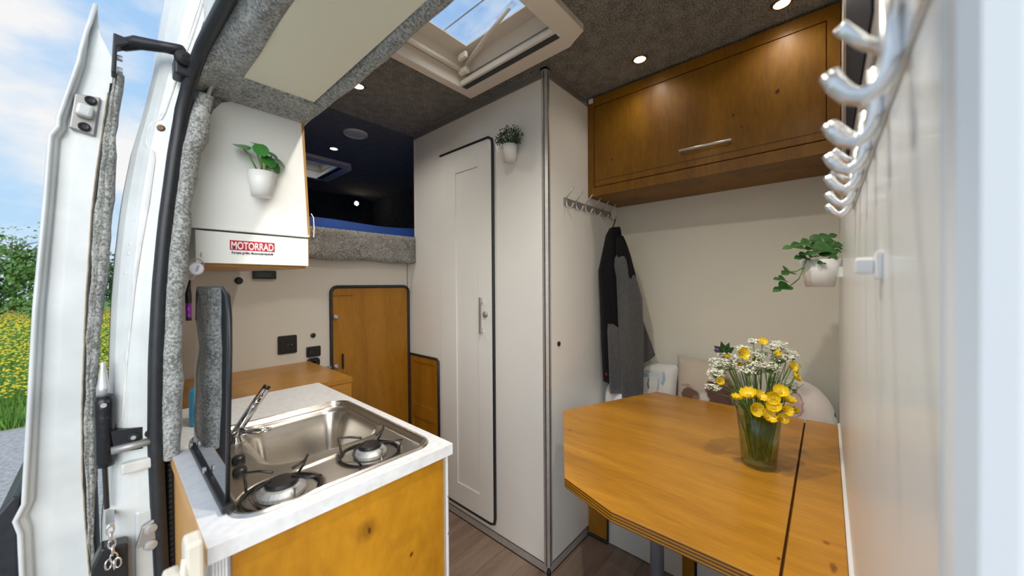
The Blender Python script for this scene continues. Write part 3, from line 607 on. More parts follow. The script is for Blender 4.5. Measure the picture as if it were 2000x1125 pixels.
# sink and hob pressed from one steel sheet
BWL = (.215, .468, .848, 1.122)
def sdr(x, y, h, r):
    cx, cy = (h[0]+h[1])/2, (h[2]+h[3])/2; qx = abs(x-cx)-(h[1]-h[0])/2+r; qy = abs(y-cy)-(h[3]-h[2])/2+r
    return math.hypot(max(qx, 0), max(qy, 0))+min(max(qx, qy), 0)-r
def sst(a, b_, x):
    u = max(0, min(1, (x-a)/(b_-a))); return u*u*(3-2*u)
def hz(x, y):
    d = sdr(x, y, (HX0, HX1, HY0, HY1), .045)
    z = ZW+.001+.004*(1-sst(-.004, 0, d)) if d <= 0 else ZW+.001
    z -= .013*sst(.006, .020, -d)
    b = sdr(x, y, BWL, .055)
    z -= .125*sst(0, .045, -b)*(1-.10*sst(.045, .10, -b)*0)+.004*sst(-.012, .0, -b)
    for (bx_, by_) in BURN:
        rr = math.hypot(x-bx_, y-by_); z -= .004*(1-sst(.058, .068, rr))
    z += .0028*math.exp(-((x-y*.0-.3)/.075)**4)*math.exp(-((y-.800-(x-.3)*.10)/.0045)**2)
    return z
BURN = [(.203, .735), (.378, .755)]
NX, NY = 120, 150
def rim(i, j):
    x = HX0+(HX1-HX0)*i/(NX-1); y = HY0+(HY1-HY0)*j/(NY-1)
    # pull square corners on to the rounded outline
    for cx, sx in ((HX0+.045, -1), (HX1-.045, 1)):
        for cy, sy in ((HY0+.045, -1), (HY1-.045, 1)):
            dx, dy = (x-cx)*sx, (y-cy)*sy
            if dx > 0 and dy > 0:
                m_ = max(dx, dy); q = math.hypot(dx, dy); x = cx+sx*dx*m_/q; y = cy+sy*dy*m_/q
    return (x, y, hz(x, y))
t = empty('sink_hob', (.306, .91, .74), 'stainless steel sink and two-burner gas hob set into the worktop', 'sink')
MB().grid(rim, NX, NY).build('steel_top', STEEL, t, smooth=True)
MB().lathe([(.022, 0), (.020, .002), (.012, .001)], (.345, 1.0, .7265), 20).build('drain', CHROME, t, smooth=True)
for kk, (x, y) in enumerate(BURN):
    z = ZW-.016; r = (.038, .035)[kk]
    b_ = MB().lathe([(r*.75, 0), (r, .006), (r, .012), (r*.82, .019), (r*.7, .021)], (x, y, z), 32).build('burner', ZINC, t, smooth=False)
    MB().lathe([(r*.66, .020), (r*.70, .024), (r*.62, .028), (r*.2, .0285)], (x, y, z), 28).build('burner_cap', ENAMEL, b_, smooth=False)
    MB().lathe([(.0018, 0), (.0018, .018), (.003, .022)], (x+r*.2, y-r*1.05, z+.002), 8).build('igniter', STEEL, b_)
    g_ = MB(); rg = .060; zr = z+.008
    g_.tube([(x+rg*math.cos(R(a)), y+rg*math.sin(R(a)), zr) for a in range(0, 360, 12)], .0026, 6, True)
    tr = g_.build('pan_support', ENAMEL, t, smooth=True)
    for a in (20, 110, 200, 290):
        a = R(a+18); c_, s_ = math.cos(a), math.sin(a)
        px_ = lambda q, w, zz: (x+q*c_-w*s_, y+q*s_+w*c_, zz)
        MB().tube([px_(.022, -.005, z+.038), px_(.050, -.008, z+.038), px_(.073, 0, z+.038), px_(.066, .004, z+.022), px_(rg, .010, zr+.002)], .0024, 6).build('prong', ENAMEL, tr, smooth=True)
    MB().tube([(x+.062*math.cos(R(a)), y+.062*math.sin(R(a)), ZW-.012) for a in range(30, 170, 10)], .0022, 6).build('pressed_ring', STEEL, t, smooth=True)
for (x, y) in ((.168, .870), (.178, .932)):
    k_ = MB().lathe([(.017, 0), (.017, .002), (.0125, .003), (.0115, .012), (.009, .0145), (.001, .015)], (x, y, ZW-.012), 24).build('hob_knob', BLACKP, t, smooth=False)
# fold-up tap
f_ = MB().lathe([(.019, 0), (.019, .004), (.014, .008), (.013, .026), (.010, .030)], (.196, 1.052, ZW-.010), 24).build('tap_body', CHROME, t, smooth=True)
MB().tube([(.190, 1.046, .868), (.205, 1.048, .888), (.258, 1.058, .962)], [.0105, .0105, .0098], 14).build('spout', CHROME, f_, smooth=True)
MB().tube([(.258, 1.058, .962), (.2635, 1.059, .970)], .0085, 12).build('spout_tip', BLACKP, f_, smooth=True)
MB().tube([(.205, 1.035, .878), (.225, 1.00, .882), (.250, .985, .884)], [.009, .006, .005], 10).build('tap_lever', CHROME, f_, smooth=True)
# black glass lid folded up
LX = .1215
t2 = empty('hob_lid', (LX, .91, .865), 'upright smoked glass hob lid with dark rim, mirror-like', 'lid')
def lidp(): return [(.722, .874), (1.040, .874), (1.040, 1.205), (1.030, 1.218), (.775, 1.218), (.742, 1.205), (.726, 1.17), (.722, 1.12)]
def lsh(z): return (z-.874)*.022
lg = MB(); _n = len(lidp()); lg.add([(LX-.002+lsh(z), y, z) for y, z in lidp()]+[(LX+.003+lsh(z), y, z) for y, z in lidp()], [tuple(range(_n))[::-1], tuple(range(_n, 2*_n))]+[(i, (i+1) % _n, _n+(i+1) % _n, _n+i) for i in range(_n)]); lg.build('glass', LIDG, t2)
MB().tube([(LX+.0015+lsh(p[1]), p[0], p[1]) for p in lidp()], .0035, 8, True).build('rim', RUBBER, t2, smooth=True)
MB().box(LX-.008, LX+.009, .71, 1.06, .862, .874).build('hinge_rail', DARKMET, t2, bevel=.002)
for y in (.86, 1.02): MB().lathe([(.006, 0), (.006, .004)], (LX-.006, y, .882), 12, (-1, 0, 0)).build('hinge_screw', CHROME, t2)
# blue bottle standing behind the lid
t = empty('blue_bottle', (.165, 1.22, ZW), 'blue bottle on the worktop, glimpsed between felt pillar and hob lid', 'bottle')
MB().lathe([(.030, 0), (.031, .004), (.031, .085), (.026, .098), (.012, .105), (.012, .118)], (.165, 1.235, ZW), 20).build('body', BLUEB, t, smooth=True); MB().lathe([(.014, .118), (.014, .14), (.010, .143)], (.165, 1.235, ZW), 16).build('cap', BLACKP, t)
# cream plastic folding step leaning against the unit
t = empty('plastic_step', (.055, .63, -.0), 'cream plastic folded step leaning against the left side of the kitchen unit', 'step')
MB().prism([(.605, .892), (.628, .898), (.640, .885), (.640, .40), (.60, .40)], 0, .060, .078).build('leg_frame', CREAMP, t, bevel=.004)
MB().prism([(.60, .862), (.625, .866), (.625, .40), (.585, .40)], 0, .040, .056).build('tread', CREAMP, t, bevel=.004)
MB().tube([(.055, .60, .84), (.061, .612, .875)], .004, 8).build('hinge_pin', CREAMP, t)
MB().box(.045, .075, .60, .63, -.05, .41).build('foot', CREAMP, t)

# key reel and pen lighter hanging from a hook in the cabinet box
KX, KY = .1345, 1.100
t = empty('key_reel', (KX, KY, 1.24), 'round silver key reel hooked on the corner of the white cabinet box', 'key reel')
MB().tube([(KX+.013, CY-.003, 1.298), (KX+.011, KY+.004, 1.296), (KX+.010, KY-.002, 1.290), (KX+.010, KY-.004, 1.302)], .0011, 6).build('screw_hook', ALUD, t)
MB().tube([(KX+.0145*math.cos(R(a)), KY, 1.272+.014*math.sin(R(a))) for a in range(-10, 191, 15)], .0012, 6).build('bail', ALUD, t)
MB().lathe([(.0135, 0), (.0150, .003), (.0150, .007), (.012, .010)], (KX, KY+.004, 1.263), 24, (0, -1, 0)).build('housing', mat('reel_face', (.75, .75, .80), .25, metal=.3), t)
MB().prism([(KX-.002, 1.257), (KX+.002, 1.256), (KX+.006, 1.270), (KX+.002, 1.271)], 1, KY-.0085, KY-.006).build('belt_clip', ALUD, t)
MB().tube([(KX-.001, KY, 1.249), (KX-.004, KY, 1.242), (KX-.008, KY, 1.237)], .0018, 6).build('swivel', ALU, t)
LGX = .1215
q = empty('pen_lighter', (LGX, KY, 1.14), 'black and purple pen lighter hanging from the silver key reel', 'lighter')
MB().tube([(LGX+.003, KY, 1.236), (LGX+.001, KY, 1.220), (LGX, KY, 1.205), (LGX, KY, 1.184)], [.002, .0035, .0058, .006], 10).build('top', BLACKP, q, smooth=True)
MB().lathe([(.0054, 0), (.0054, .034)], (LGX, KY, 1.150), 16).build('barrel', PURPLE, q, smooth=True)
MB().lathe([(.005, 0), (.0054, .007)], (LGX, KY, 1.143), 16).build('end_cap', BLACKP, q)

# ------------------------------------------------------------------ overhead locker
OXF = 1.558; OB = 1.645
t = empty('overhead_locker', (1.7, .42, OB), 'honey brown wooden overhead locker under the roof above the table', 'cabinet')
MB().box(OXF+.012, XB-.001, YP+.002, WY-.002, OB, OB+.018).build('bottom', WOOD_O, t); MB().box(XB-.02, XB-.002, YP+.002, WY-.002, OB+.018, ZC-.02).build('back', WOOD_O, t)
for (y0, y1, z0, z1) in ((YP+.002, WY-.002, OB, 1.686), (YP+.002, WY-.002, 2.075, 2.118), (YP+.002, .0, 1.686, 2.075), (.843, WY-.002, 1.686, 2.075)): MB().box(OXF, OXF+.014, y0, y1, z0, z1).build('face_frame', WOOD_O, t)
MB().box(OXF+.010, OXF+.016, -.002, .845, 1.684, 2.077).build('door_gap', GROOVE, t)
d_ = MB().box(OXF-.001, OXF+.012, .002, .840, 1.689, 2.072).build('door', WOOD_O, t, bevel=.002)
MB().box(OXF-.002, OXF-.0008, .002, .838, 1.716, 1.718).build('moulding_line', GROOVE, d_)
h_ = MB().tube([(OXF-.026, .448, 1.756), (OXF-.026, .266, 1.752)], .0052, 10).build('handle', ALU, d_, smooth=True)
for y in (.44, .274): MB().tube([(OXF-.026, y, 1.754), (OXF, y, 1.754)], .004, 8).build('handle_foot', ALUD, h_)
MB().box(OXF-.004, OXF+.014, .845, .868, 2.095, 2.116).build('bracket', STW, t)

# ------------------------------------------------------------------ dinette
# bench along the far wall
t = empty('bench', (1.7, .42, 0), 'low bench with cream panels and wooden uprights under the table', 'bench')
BF = 1.54
for (y0, y1, nm, mm, f) in ((.772, WY-.004, 'wood_panel', WOOD_D, BF), (.440, .772, 'cream_panel', BEIGEP, BF+.006), (.395, .440, 'wood_upright', WOOD_D, BF-.01), (YP+.002, .395, 'cream_panel', BEIGEP, BF+.006)):
    MB().box(f, f+.016, y0+.001, y1-.001, .004, .44).build(nm, mm, t)
MB().box(BF-.008, BF+.004, .766, .772, .012, .44).build('rubber_edge', RUBBER, t); MB().box(BF-.010, BF+.012, .768, WY-.008, 0, .014).build('rubber_edge', RUBBER, t, bevel=.004)
MB().box(BF+.004, BF+.007, .388, .395, .01, .44).build('rubber_edge', RUBBER, t)
MB().box(BF, XB-.002, YP+.002, WY-.002, .44, .456).build('seat_board', WOOD_D, t)
MB().box(BF+.01, XB-.004, YP+.006, WY-.006, .456, .545).build('seat_cushion', mat('bench_cloth', (.70, .70, .68), .9), t, bevel=.02, seg=3)
# table
t = empty('dining_table', (1.35, .3, 0), 'honey brown plywood table top with cut corners on a grey pole', 'table')
MB().prism([(.728, .0608), (1.684, .0608), (1.680, .593), (1.191, .786), (.778, .510), (.728, .356)], 2, ZT-.026, ZT).build('flap', WOOD_T, t, bevel=.002)
MB().prism([(.728, YP+.0065), (1.69, YP+.0065), (1.686, .0567), (.728, .0567)], 2, ZT-.026, ZT).build('fixed_leaf', WOOD_T, t, bevel=.002)
MB().box(.735, 1.68, .053, .065, ZT-.0265, ZT-.012).build('hinge', GROOVE, t)
MB().tube([(1.29, .455, .0), (1.29, .455, ZT-.026)], .0235, 24).build('pole', mat('grey_pole', (.30, .34, .40), .35, metal=.4), t, smooth=True)
MB().lathe([(.075, 0), (.075, .006), (.03, .02)], (1.29, .455, 0), 28).build('pole_foot', ALUD, t)
# cushions
def cushion(name, c, w, h, th, m, label, round_=False, yawd=0, tilt=.12):
    n = 26; mb = MB(); cy, sy = math.cos(R(yawd)), math.sin(R(yawd))
    def pt_(u, v, s):
        e = max(0, (1-abs(u)**(2 if round_ else 3.2))*(1-abs(v)**(2 if round_ else 3.2)))
        if round_:
            q = math.hypot(u, v) or 1; mm = max(abs(u), abs(v)); u, v = u*mm/q, v*mm/q; e = max(0, 1-(u*u+v*v))
        else:
            u, v = u*(1-.07*(1-abs(v))*abs(u)), v*(1-.07*(1-abs(u))*abs(v))
        d = s*th*(e**.45)
        a, b_ = u*w/2, v*h/2
        return (c[0]+d*cy*1.0+a*sy+b_*tilt, c[1]+a*cy-d*sy, c[2]+h/2+b_)
    for s in (-1, 1): mb.grid(lambda i, j: pt_(-1+2*i/(n-1), -1+2*j/(n-1), s), n, n)
    o = mb.build(name, m, smooth=True); return tag(o, label, 'cushion', 'cushions on the bench')
cushion('cushion', (1.80, .648, .545), .235, .285, .045, CUSH1, 'white cushion with a pale blue animal print beside the jacket', False, 8)
cushion('cushion', (1.785, .414, .545), .245, .335, .055, CUSH2, 'beige cushion with a dark brown bear print behind the flowers')
cushion('cushion', (1.765, .085, .515), .235, .325, .055, CUSH3, 'round pinkish white cushion leaning in the corner by the partition', True)
cushion('cushion', (1.665, .785, .545), .15, .155, .035, STW, 'plain white cushion lying under the hem of the jacket', False, 30)

# vase with bouquet
VB = Vector((1.180, .140, ZT)); PXM = .001402; VK = .9074; FH = Vector((fw.x, fw.y, 0)).normalized()
t = empty('vase', VB, 'green tinted glass vase of water standing on the table', 'vase')
MB().lathe([(r_*VK, h_*VK) for r_, h_ in ((.047, .001), (.049, .006), (.056, .09), (.0645, .178), (.0625, .178), (.054, .09), (.047, .012), (.0, .010))], VB, 40, caps=False, sq=.92).build('glass', VASEG, t, smooth=True)
MB().lathe([(r_*VK, h_*VK) for r_, h_ in ((.0, .011), (.046, .0125), (.053, .09), (.0595, .150), (.0, .150))], VB, 32, caps=False, sq=.92).build('water', WATER, t, smooth=True)
def bpos(u, v, d): return VB+rt*((u-1482)*PXM)+FH*d+Vector((0, 0, (912-v)*PXM*.985))
def petal_mesh(name, L, Wd, cup):
    vs = []; nu, nv = 5, 5
    for j in range(nv):
        q = j/(nv-1); wd = Wd*math.sin(math.pi*(.12+.80*q))**.7
        for i in range(nu):
            s = -1+2*i/(nu-1); vs.append((L*q*math.cos(cup*q), s*wd*.5, L*q*math.sin(cup*q)+abs(s)**2*.22*Wd*q))
    fs = [(j*nu+i, j*nu+i+1, (j+1)*nu+i+1, (j+1)*nu+i) for j in range(nv-1) for i in range(nu-1)]
    me = bpy.data.meshes.new(name); me.from_pydata(vs, [], fs); me.polygons.foreach_set('use_smooth', [True]*len(fs)); me.materials.append(YELLOW); return me
PM = [petal_mesh('petal', 1, 1.15, .55), petal_mesh('petal', 1, 1.05, 1.1)]
cen = bpy.data.meshes.new('flower_centre'); _m = MB().lathe([(.32, .0), (.36, .14), (.2, .28), (.02, .32)], (0, 0, 0), 10); cen.from_pydata(_m.v, [], _m.f); cen.materials.append(YCEN)
def stem(parent, head, d0, r=.0016, m=STEMG):
    foot = VB+rt*(random.uniform(-.022, .022))+FH*random.uniform(-.02, .02)+Vector((0, 0, .016+random.random()*.02))
    neck = VB+rt*max(-.036, min(.036, (head-VB).dot(rt)*.5))+FH*max(-.03, min(.03, (head-VB).dot(FH)*.5))+Vector((0, 0, .155))
    if head.z < VB.z+.20: mid = (neck+head)/2+Vector((0, 0, .012))
    else: mid = (neck+head)/2+Vector((0, 0, .01))
    return MB().tube([foot, (foot+neck)/2+rt*random.uniform(-.006, .006), neck, mid, head], [r*1.2, r*1.1, r, r*.9, r*.7], 5).build('stem', m, parent, smooth=True)
BC = [(1443, 688, .016, -.01), (1489, 668, .011, 0), (1503, 688, .011, -.02), (1536, 715, .013, -.02), (1535, 732, .014, -.03), (1397, 740, .010, -.02), (1455, 720, .010, .02), (1469, 716, .010, .02), (1464, 733, .011, .02), (1517, 731, .010, .02), (1420, 697, .009, 0), (1476, 703, .009, 0),
      (1437, 762, .019, -.055), (1418, 769, .014, -.05), (1445, 785, .017, -.06), (1461, 797, .018, -.07), (1478, 783, .017, -.065), (1484, 768, .016, -.05), (1499, 758, .017, -.045), (1510, 773, .016, -.05), (1521, 795, .014, -.05), (1489, 803, .013, -.068), (1500, 787, .014, -.062), (1472, 805, .012, -.068), (1457, 765, .015, -.05)]
BLAB = {0: 'large yellow buttercup at the upper left of the bouquet', 1: 'topmost yellow buttercup of the bouquet', 3: 'upper of the two yellow buttercups at the right of the bouquet', 4: 'lower of the two yellow buttercups at the right of the bouquet', 5: 'lone yellow buttercup furthest left in the bouquet', 12: 'biggest yellow buttercup at the left over the vase rim', 15: 'yellow buttercup facing the camera low over the vase rim', 20: 'yellow buttercup furthest right over the vase rim'}
for bi, (u, v, sz, d) in enumerate(BC):
    sz *= 1.22
    hpos = bpos(u, v, d); e = empty('buttercup', hpos, BLAB.get(bi, 'open yellow buttercup nodding over the vase rim' if v > 750 else 'small yellow buttercup among the white sprigs'), 'flower', 'buttercups in the vase')
    stem(e, hpos, d)
    lean = Vector((-.55*FH.x+random.uniform(-.5, .5), -.55*FH.y+random.uniform(-.5, .5), random.uniform(.1, .9))).normalized()
    qt = lean.to_track_quat('Z', 'Y'); a0 = random.random()*6; pm = PM[0 if v > 750 else random.randint(0, 1)]
    for k in range(5):
        o = bpy.data.objects.new('petal', pm); COL.objects.link(o); o.parent = e; o.rotation_mode = 'QUATERNION'
        o.rotation_quaternion = qt @ Matrix.Rotation(a0+k*2*math.pi/5, 3, 'Z').to_quaternion(); o.scale = (sz,)*3
    o = bpy.data.objects.new('flower_centre', cen); COL.objects.link(o); o.parent = e; o.rotation_mode = 'QUATERNION'; o.rotation_quaternion = qt; o.scale = (sz*.8,)*3
UM = [(1405, 703, .020, 0), (1427, 709, .020, .01), (1472, 691, .020, 0), (1493, 709, .020, -.02), (1509, 674, .015, 0), (1528, 671, .016, .01), (1544, 688, .018, .01), (1520, 693, .020, -.01), (1393, 722, .017, -.01), (1389, 752, .015, -.01), (1477, 664, .010, .01), (1456, 679, .016, .01), (1539, 748, .014, -.01), (1507, 714, .020, 0), (1485, 722, .018, .02), (1440, 700, .018, .02), (1414, 722, .017, .02), (1460, 704, .018, -.02), (1532, 700, .017, .02), (1398, 738, .013, .0), (1418, 690, .012, .01), (1550, 694, .011, .0), (1497, 690, .016, .02), (1450, 716, .016, -.02)]
for (u, v, rr, d) in UM:
    hpos = bpos(u, v, d); e = empty('cow_parsley', hpos, 'sprig of tiny white cow parsley blossom in the bouquet', 'flower', 'cow parsley sprigs in the vase')
    base = hpos-Vector((0, 0, rr*1.1)); stem(e, base, d, .0013)
    fl_ = MB(); ry = MB()
    for k in range(80):
        a = random.random()*6.283; q = rr*math.sqrt(random.random())*1.25; p = hpos+rt*(q*math.cos(a))+FH*(q*math.sin(a))+Vector((0, 0, random.uniform(-.5, .5)*rr*.9-q*.25))
        s = .0030+random.random()*.0016; nrm = Vector((random.uniform(-.6, .6), random.uniform(-.6, .6), 1)).normalized(); a1 = nrm.orthogonal().normalized(); b1 = nrm.cross(a1)
        fl_.add([p+a1*s, p+b1*s, p-a1*s, p-b1*s, p+nrm*s*.6], [(0, 1, 4), (1, 2, 4), (2, 3, 4), (3, 0, 4), (3, 2, 1, 0)])
        if k % 4 == 0: ry.tube([base, (base+p)/2-Vector((0, 0, .002)), p], .0006, 4)
    b_ = fl_.build('blossom', UMBEL, e); b_['kind'] = 'stuff'; ry.build('rays', STEMG, e)
hpos = bpos(1413, 680, 0); e = empty('purple_bud', hpos, 'purple bud with pointed dark green leaves at the left top of the bouquet', 'flower'); stem(e, hpos, 0)
MB().lathe([(.002, -.004), (.006, 0), (.007, .006), (.003, .010)], hpos-rt*.016-Vector((0, 0, .006)), 10, (-.6, .2, .6)).build('bud', PURPLEB, e, smooth=True)
for a in (-.9, -.2, .5, 1.1):
    p = hpos-Vector((0, 0, .012)); d_v = (Vector((0, 0, 1))*math.cos(a)+rt*math.sin(a)).normalized(); w_v = d_v.cross(FH); L = .034
    MB().add([p, p+d_v*L*.5+w_v*.009-FH*.004, p+d_v*L, p+d_v*L*.5-w_v*.009-FH*.004, p+d_v*L*.5+FH*.001], [(0, 1, 4), (1, 2, 4), (2, 3, 4), (3, 0, 4)]).build('leaf', GREEN2, e, smooth=True)
gs = MB()
for k in range(46):
    a = random.uniform(-1, 1); f0 = VB+rt*(a*.02)+FH*random.uniform(-.02, .02)+Vector((0, 0, .02)); n0 = VB+rt*(a*.05)+FH*random.uniform(-.045, .03)+Vector((0, 0, .152)); hh = VB+rt*(a*.085+random.uniform(-.02, .02))+FH*random.uniform(-.05, .04)+Vector((0, 0, random.uniform(.19, .29)))
    gs.tube([f0, (f0+n0)/2+rt*random.uniform(-.008, .008), n0, hh], [.0016, .0018, .0014, .0006], 4)
tag(gs.build('grass_stalks', STEMG), 'loose green stalks and grass blades filling the vase', 'stalks')['kind'] = 'stuff'

# ------------------------------------------------------------------ potted plants
def pot(t, c, r0, r1, h, n=32):
    p = MB().lathe([(r0*.2, 0), (r0, .0), (r0+(r1-r0)*.5, h*.5), (r1, h), (r1-.003, h), (r1-.005, h-.006), (r1*.2, h-.010)], c, n).build('pot', POTW, t, smooth=False); p.data.polygons.foreach_set('use_smooth', [len(f.vertices) == 4 for f in p.data.polygons])
    MB().lathe([(r1*.93, h-.010), (r1*.5, h-.007), (.001, h-.006)], c, 20).build('soil', mat('soil', (.03, .022, .016), .9), t, smooth=True)
def leafm(t, c, nrm, tip, L, Wd, m, fold=.12, shape='round', bend=.15):
    nrm = Vector(nrm).normalized(); tip = Vector(tip); tip = (tip-nrm*tip.dot(nrm)).normalized(); sd = nrm.cross(tip); c = Vector(c)
    nu, nv = 5, 8; vs = []
    for j in range(nv):
        q = j/(nv-1)
        if shape == 'round': w = math.sqrt(max(0, 1-(2*q-1)**2))
        elif shape == 'ivy': w = (.35+.65*abs(math.sin(q*math.pi*1.55+.35)))*(1-q**3)+.02
        else: w = math.sin(math.pi*q**.8)
        for i in range(nu):
            s = -1+2*i/(nu-1); vs.append(c+tip*(L*(q-.5))+sd*(s*w*Wd/2)+nrm*(fold*Wd*abs(s)*w-bend*L*(q-.5)**2*1.6))
    fs = [(j*nu+i, j*nu+i+1, (j+1)*nu+i+1, (j+1)*nu+i) for j in range(nv-1) for i in range(nu-1)]
    return MB().add(vs, fs).build('leaf', m, t, smooth=True)
# pilea on the white cabinet: its plane is y = CY, outwards is -y
PC = Vector((.268, CY-.0345, 1.455))
t = empty('potted_pilea', PC, 'round-leaved green plant in a white pot on the cream wall cabinet', 'potted plant')
pot(t, PC, .0232, .0315, .0625)
MB().box(PC.x-.01, PC.x+.01, CY-.012, CY, PC.z+.02, PC.z+.05).build('wall_mount', POTW, t)
for (u, v, L, nx, nz, d) in ((499, 305, .043, -.15, .35, .03), (515, 322, .043, .15, .5, .02), (468, 303, .046, -.1, 1.6, .0), (492, 291, .030, 0, 2.0, -.01), (523, 307, .034, .4, 1.2, .01), (540, 318, .040, .8, .9, 0), (530, 331, .036, .7, .15, .015), (508, 300, .030, .1, 1.2, -.02)):
    k = (PC.y)/696; L *= .90; p = Vector((PC.x+(u-504)*.00115, PC.y-d*.6, PC.z+.0625+(343-v)*.00140))
    lf = leafm(t, p, (nx, -1, nz), (.3+nx, -.2, -.35), L, L*.92, GREEN1, .05, 'round', .1)
    MB().tube([PC+Vector((random.uniform(-.008, .008), random.uniform(-.006, .006), .053)), (PC+Vector((0, 0, .06))+p)/2+Vector((random.uniform(-.005, .005), 0, .008)), p], [.0022, .0018, .0014], 6).build('stem', GREEN1S, t, smooth=True)
# small-leaved bush on the wash-room cabinet
BC_ = Vector((WX-.040, 1.045, 1.762))
t = empty('potted_bush', BC_, 'bushy small-leaved plant in a white pot on the tall cabinet front', 'potted plant')
pot(t, BC_, .026, .035, .070); MB().box(WX-.012, WX, BC_.y-.01, BC_.y+.01, BC_.z+.02, BC_.z+.05).build('wall_mount', POTW, t)
fo = MB()
for k in range(620):
    a, b_ = random.random()*6.283, math.acos(random.uniform(-.65, 1)); q = .058*random.uniform(.55, 1.05)
    p = BC_+Vector((math.cos(a)*math.sin(b_)*q*.75-.004, math.sin(a)*math.sin(b_)*q*1.25, .102+math.cos(b_)*q*.85))
    if p.x > WX-.004: p.x = WX-.004-random.random()*.004
    nr = Vector((random.uniform(-1, .4), random.uniform(-1, 1), random.uniform(-.3, 1))).normalized(); a1 = nr.orthogonal().normalized(); a1.rotate(Matrix.Rotation(random.random()*6, 3, nr)); b1 = nr.cross(a1); L = random.uniform(.006, .009)
    fo.add([p-a1*L*.6, p+b1*L*.42+nr*.001, p+a1*L*.6, p-b1*L*.42+nr*.001], [(0, 1, 2, 3)])
fo.build('foliage', GREEN2, t, kind='stuff')
sm = MB()
for k in range(26):
    a = random.random()*6.283; sm.tube([BC_+Vector((0, 0, .062)), BC_+Vector((math.cos(a)*.028-.004, math.sin(a)*.05, .10+random.random()*.03))], .0009, 4)
sm.build('twigs', GREEN2, t)
# ivy on the partition
IC = Vector((1.44, YP+.051, 1.207))
t = empty('potted_ivy', IC, 'trailing lobed-leaf plant in a white pot on the partition over the table', 'potted plant')
pot(t, IC, .034, .0495, .083); MB().box(IC.x-.01, IC.x+.01, YP, YP+.014, IC.z+.03, IC.z+.06).build('wall_mount', POTW, t)
PI = (IC.x*fw.x+IC.y*fw.y)/696
def ip(u, v, d=0): 
    q = Vector((0, 0, 1.22))+(fw+r2*((u-1000)/696)+u2*((562.5-v)/696))*(PI*696+d)
    q.y = max(q.y, YP+.012); return q
for (u, v, L, d) in ((1549, 482, .058, -.02), (1567, 476, .04, 0), (1588, 478, .05, 0), (1603, 468, .055, 0), (1618, 463, .05, .02), (1628, 476, .05, -.02), (1612, 485, .06, -.03), (1595, 491, .06, -.03), (1578, 497, .055, -.03), (1565, 502, .05, -.02), (1632, 490, .045, -.03), (1620, 498, .045, -.04), (1537, 531, .056, -.03), (1524, 545, .045, -.04), (1526, 562, .055, -.03), (1606, 514, .022, -.045), (1638, 482, .04, 0), (1585, 484, .045, .02)):
    p = ip(u, v, d); leafm(t, p, (-.75+random.uniform(-.4, .4), -.45+random.uniform(-.4, .4), random.uniform(.5, 1.1)), rt*(-1 if u < 1600 else .6)+Vector((0, 0, random.uniform(-.9, .2))), L, L*.8, GREEN3, .10, 'ivy', .2)
for pts in ([(1600, 500), (1590, 500), (1574, 508), (1569, 525), (1560, 545), (1545, 557), (1530, 562)], [(1571, 522), (1555, 530), (1540, 531)], [(1604, 500), (1590, 485), (1570, 478), (1552, 481)], [(1608, 500), (1612, 480), (1606, 466)], [(1612, 500), (1624, 480), (1632, 470)], [(1618, 505), (1622, 502), (1612, 512)]):
    MB().tube([ip(a, b_, -.02) for a, b_ in pts], .0017, 6).build('stem', STEMG, t, smooth=True)

# ------------------------------------------------------------------ coat racks and jacket
t = empty('coat_rack', (1.57, WY, 1.58), 'slim steel coat rack with six hooks on the side of the tall cabinet', 'coat rack')
MB().box(1.338, 1.80, WY-.006, WY, 1.575, 1.606).build('bar', ALUD, t, bevel=.001)
for i in range(6):
    x = 1.352+i*.085
    MB().tube([(x, WY-.006, 1.603), (x, WY-.03, 1.628), (x, WY-.045, 1.645)], .0028, 8).build('peg', ALU, t, smooth=True)
    MB().tube([(x, WY-.007, 1.60), (x, WY-.010, 1.572), (x, WY-.022, 1.558), (x, WY-.038, 1.562), (x, WY-.044, 1.578)], .0035, 8).build('hook', ALU, t, smooth=True)
t = empty('coat_rack', (.6, YP, 1.33), 'row of thick satin hooks close to the camera on the partition', 'coat rack')
MB().box(.235, .86, YP, YP+.003, 1.348, 1.378).build('bar', HOOKM, t, bevel=.001)
for x in (.300, .393, .486, .584, .690, .792):
    MB().tube([(x, YP+.007, 1.398 if x < .35 else 1.384), (x, YP+.007, 1.352), (x, YP+.009, 1.341), (x, YP+.013, 1.334), (x, YP+.019, 1.331), (x, YP+.025, 1.334), (x, YP+.030, 1.341), (x, YP+.034, 1.350)], .0055, 12).build('hook', HOOKM, t, smooth=True)
    MB().tube([(x+.022, YP+.004, 1.362), (x+.018, YP+.018, 1.372), (x+.010, YP+.029, 1.383)], .0042, 10).build('peg', HOOKM, t, smooth=True)
t = empty('robe_knob', (.438, YP, 1.225), 'small square white knob on the glossy partition below the hooks', 'knob')
MB().box(.424, .444, YP, YP+.004, 1.223, 1.246).build('plate', STW, t, bevel=.001); MB().box(.438, .454, YP+.004, YP+.016, 1.2275, 1.2415).build('button', STW, t, bevel=.002)
t = empty('cab_window', (.85, YP, 1.55), 'dark tinted window strip high on the partition behind the hooks', 'window')
MB().box(.40, 1.25, YP, YP+.003, 1.43, 2.08).build('frame', ALUD, t, bevel=.002); MB().box(.46, 1.02, YP+.003, YP+.005, 1.465, 2.06).build('pane', mat('tinted_pane', (.012, .016, .024), .55, spec=.08), t)

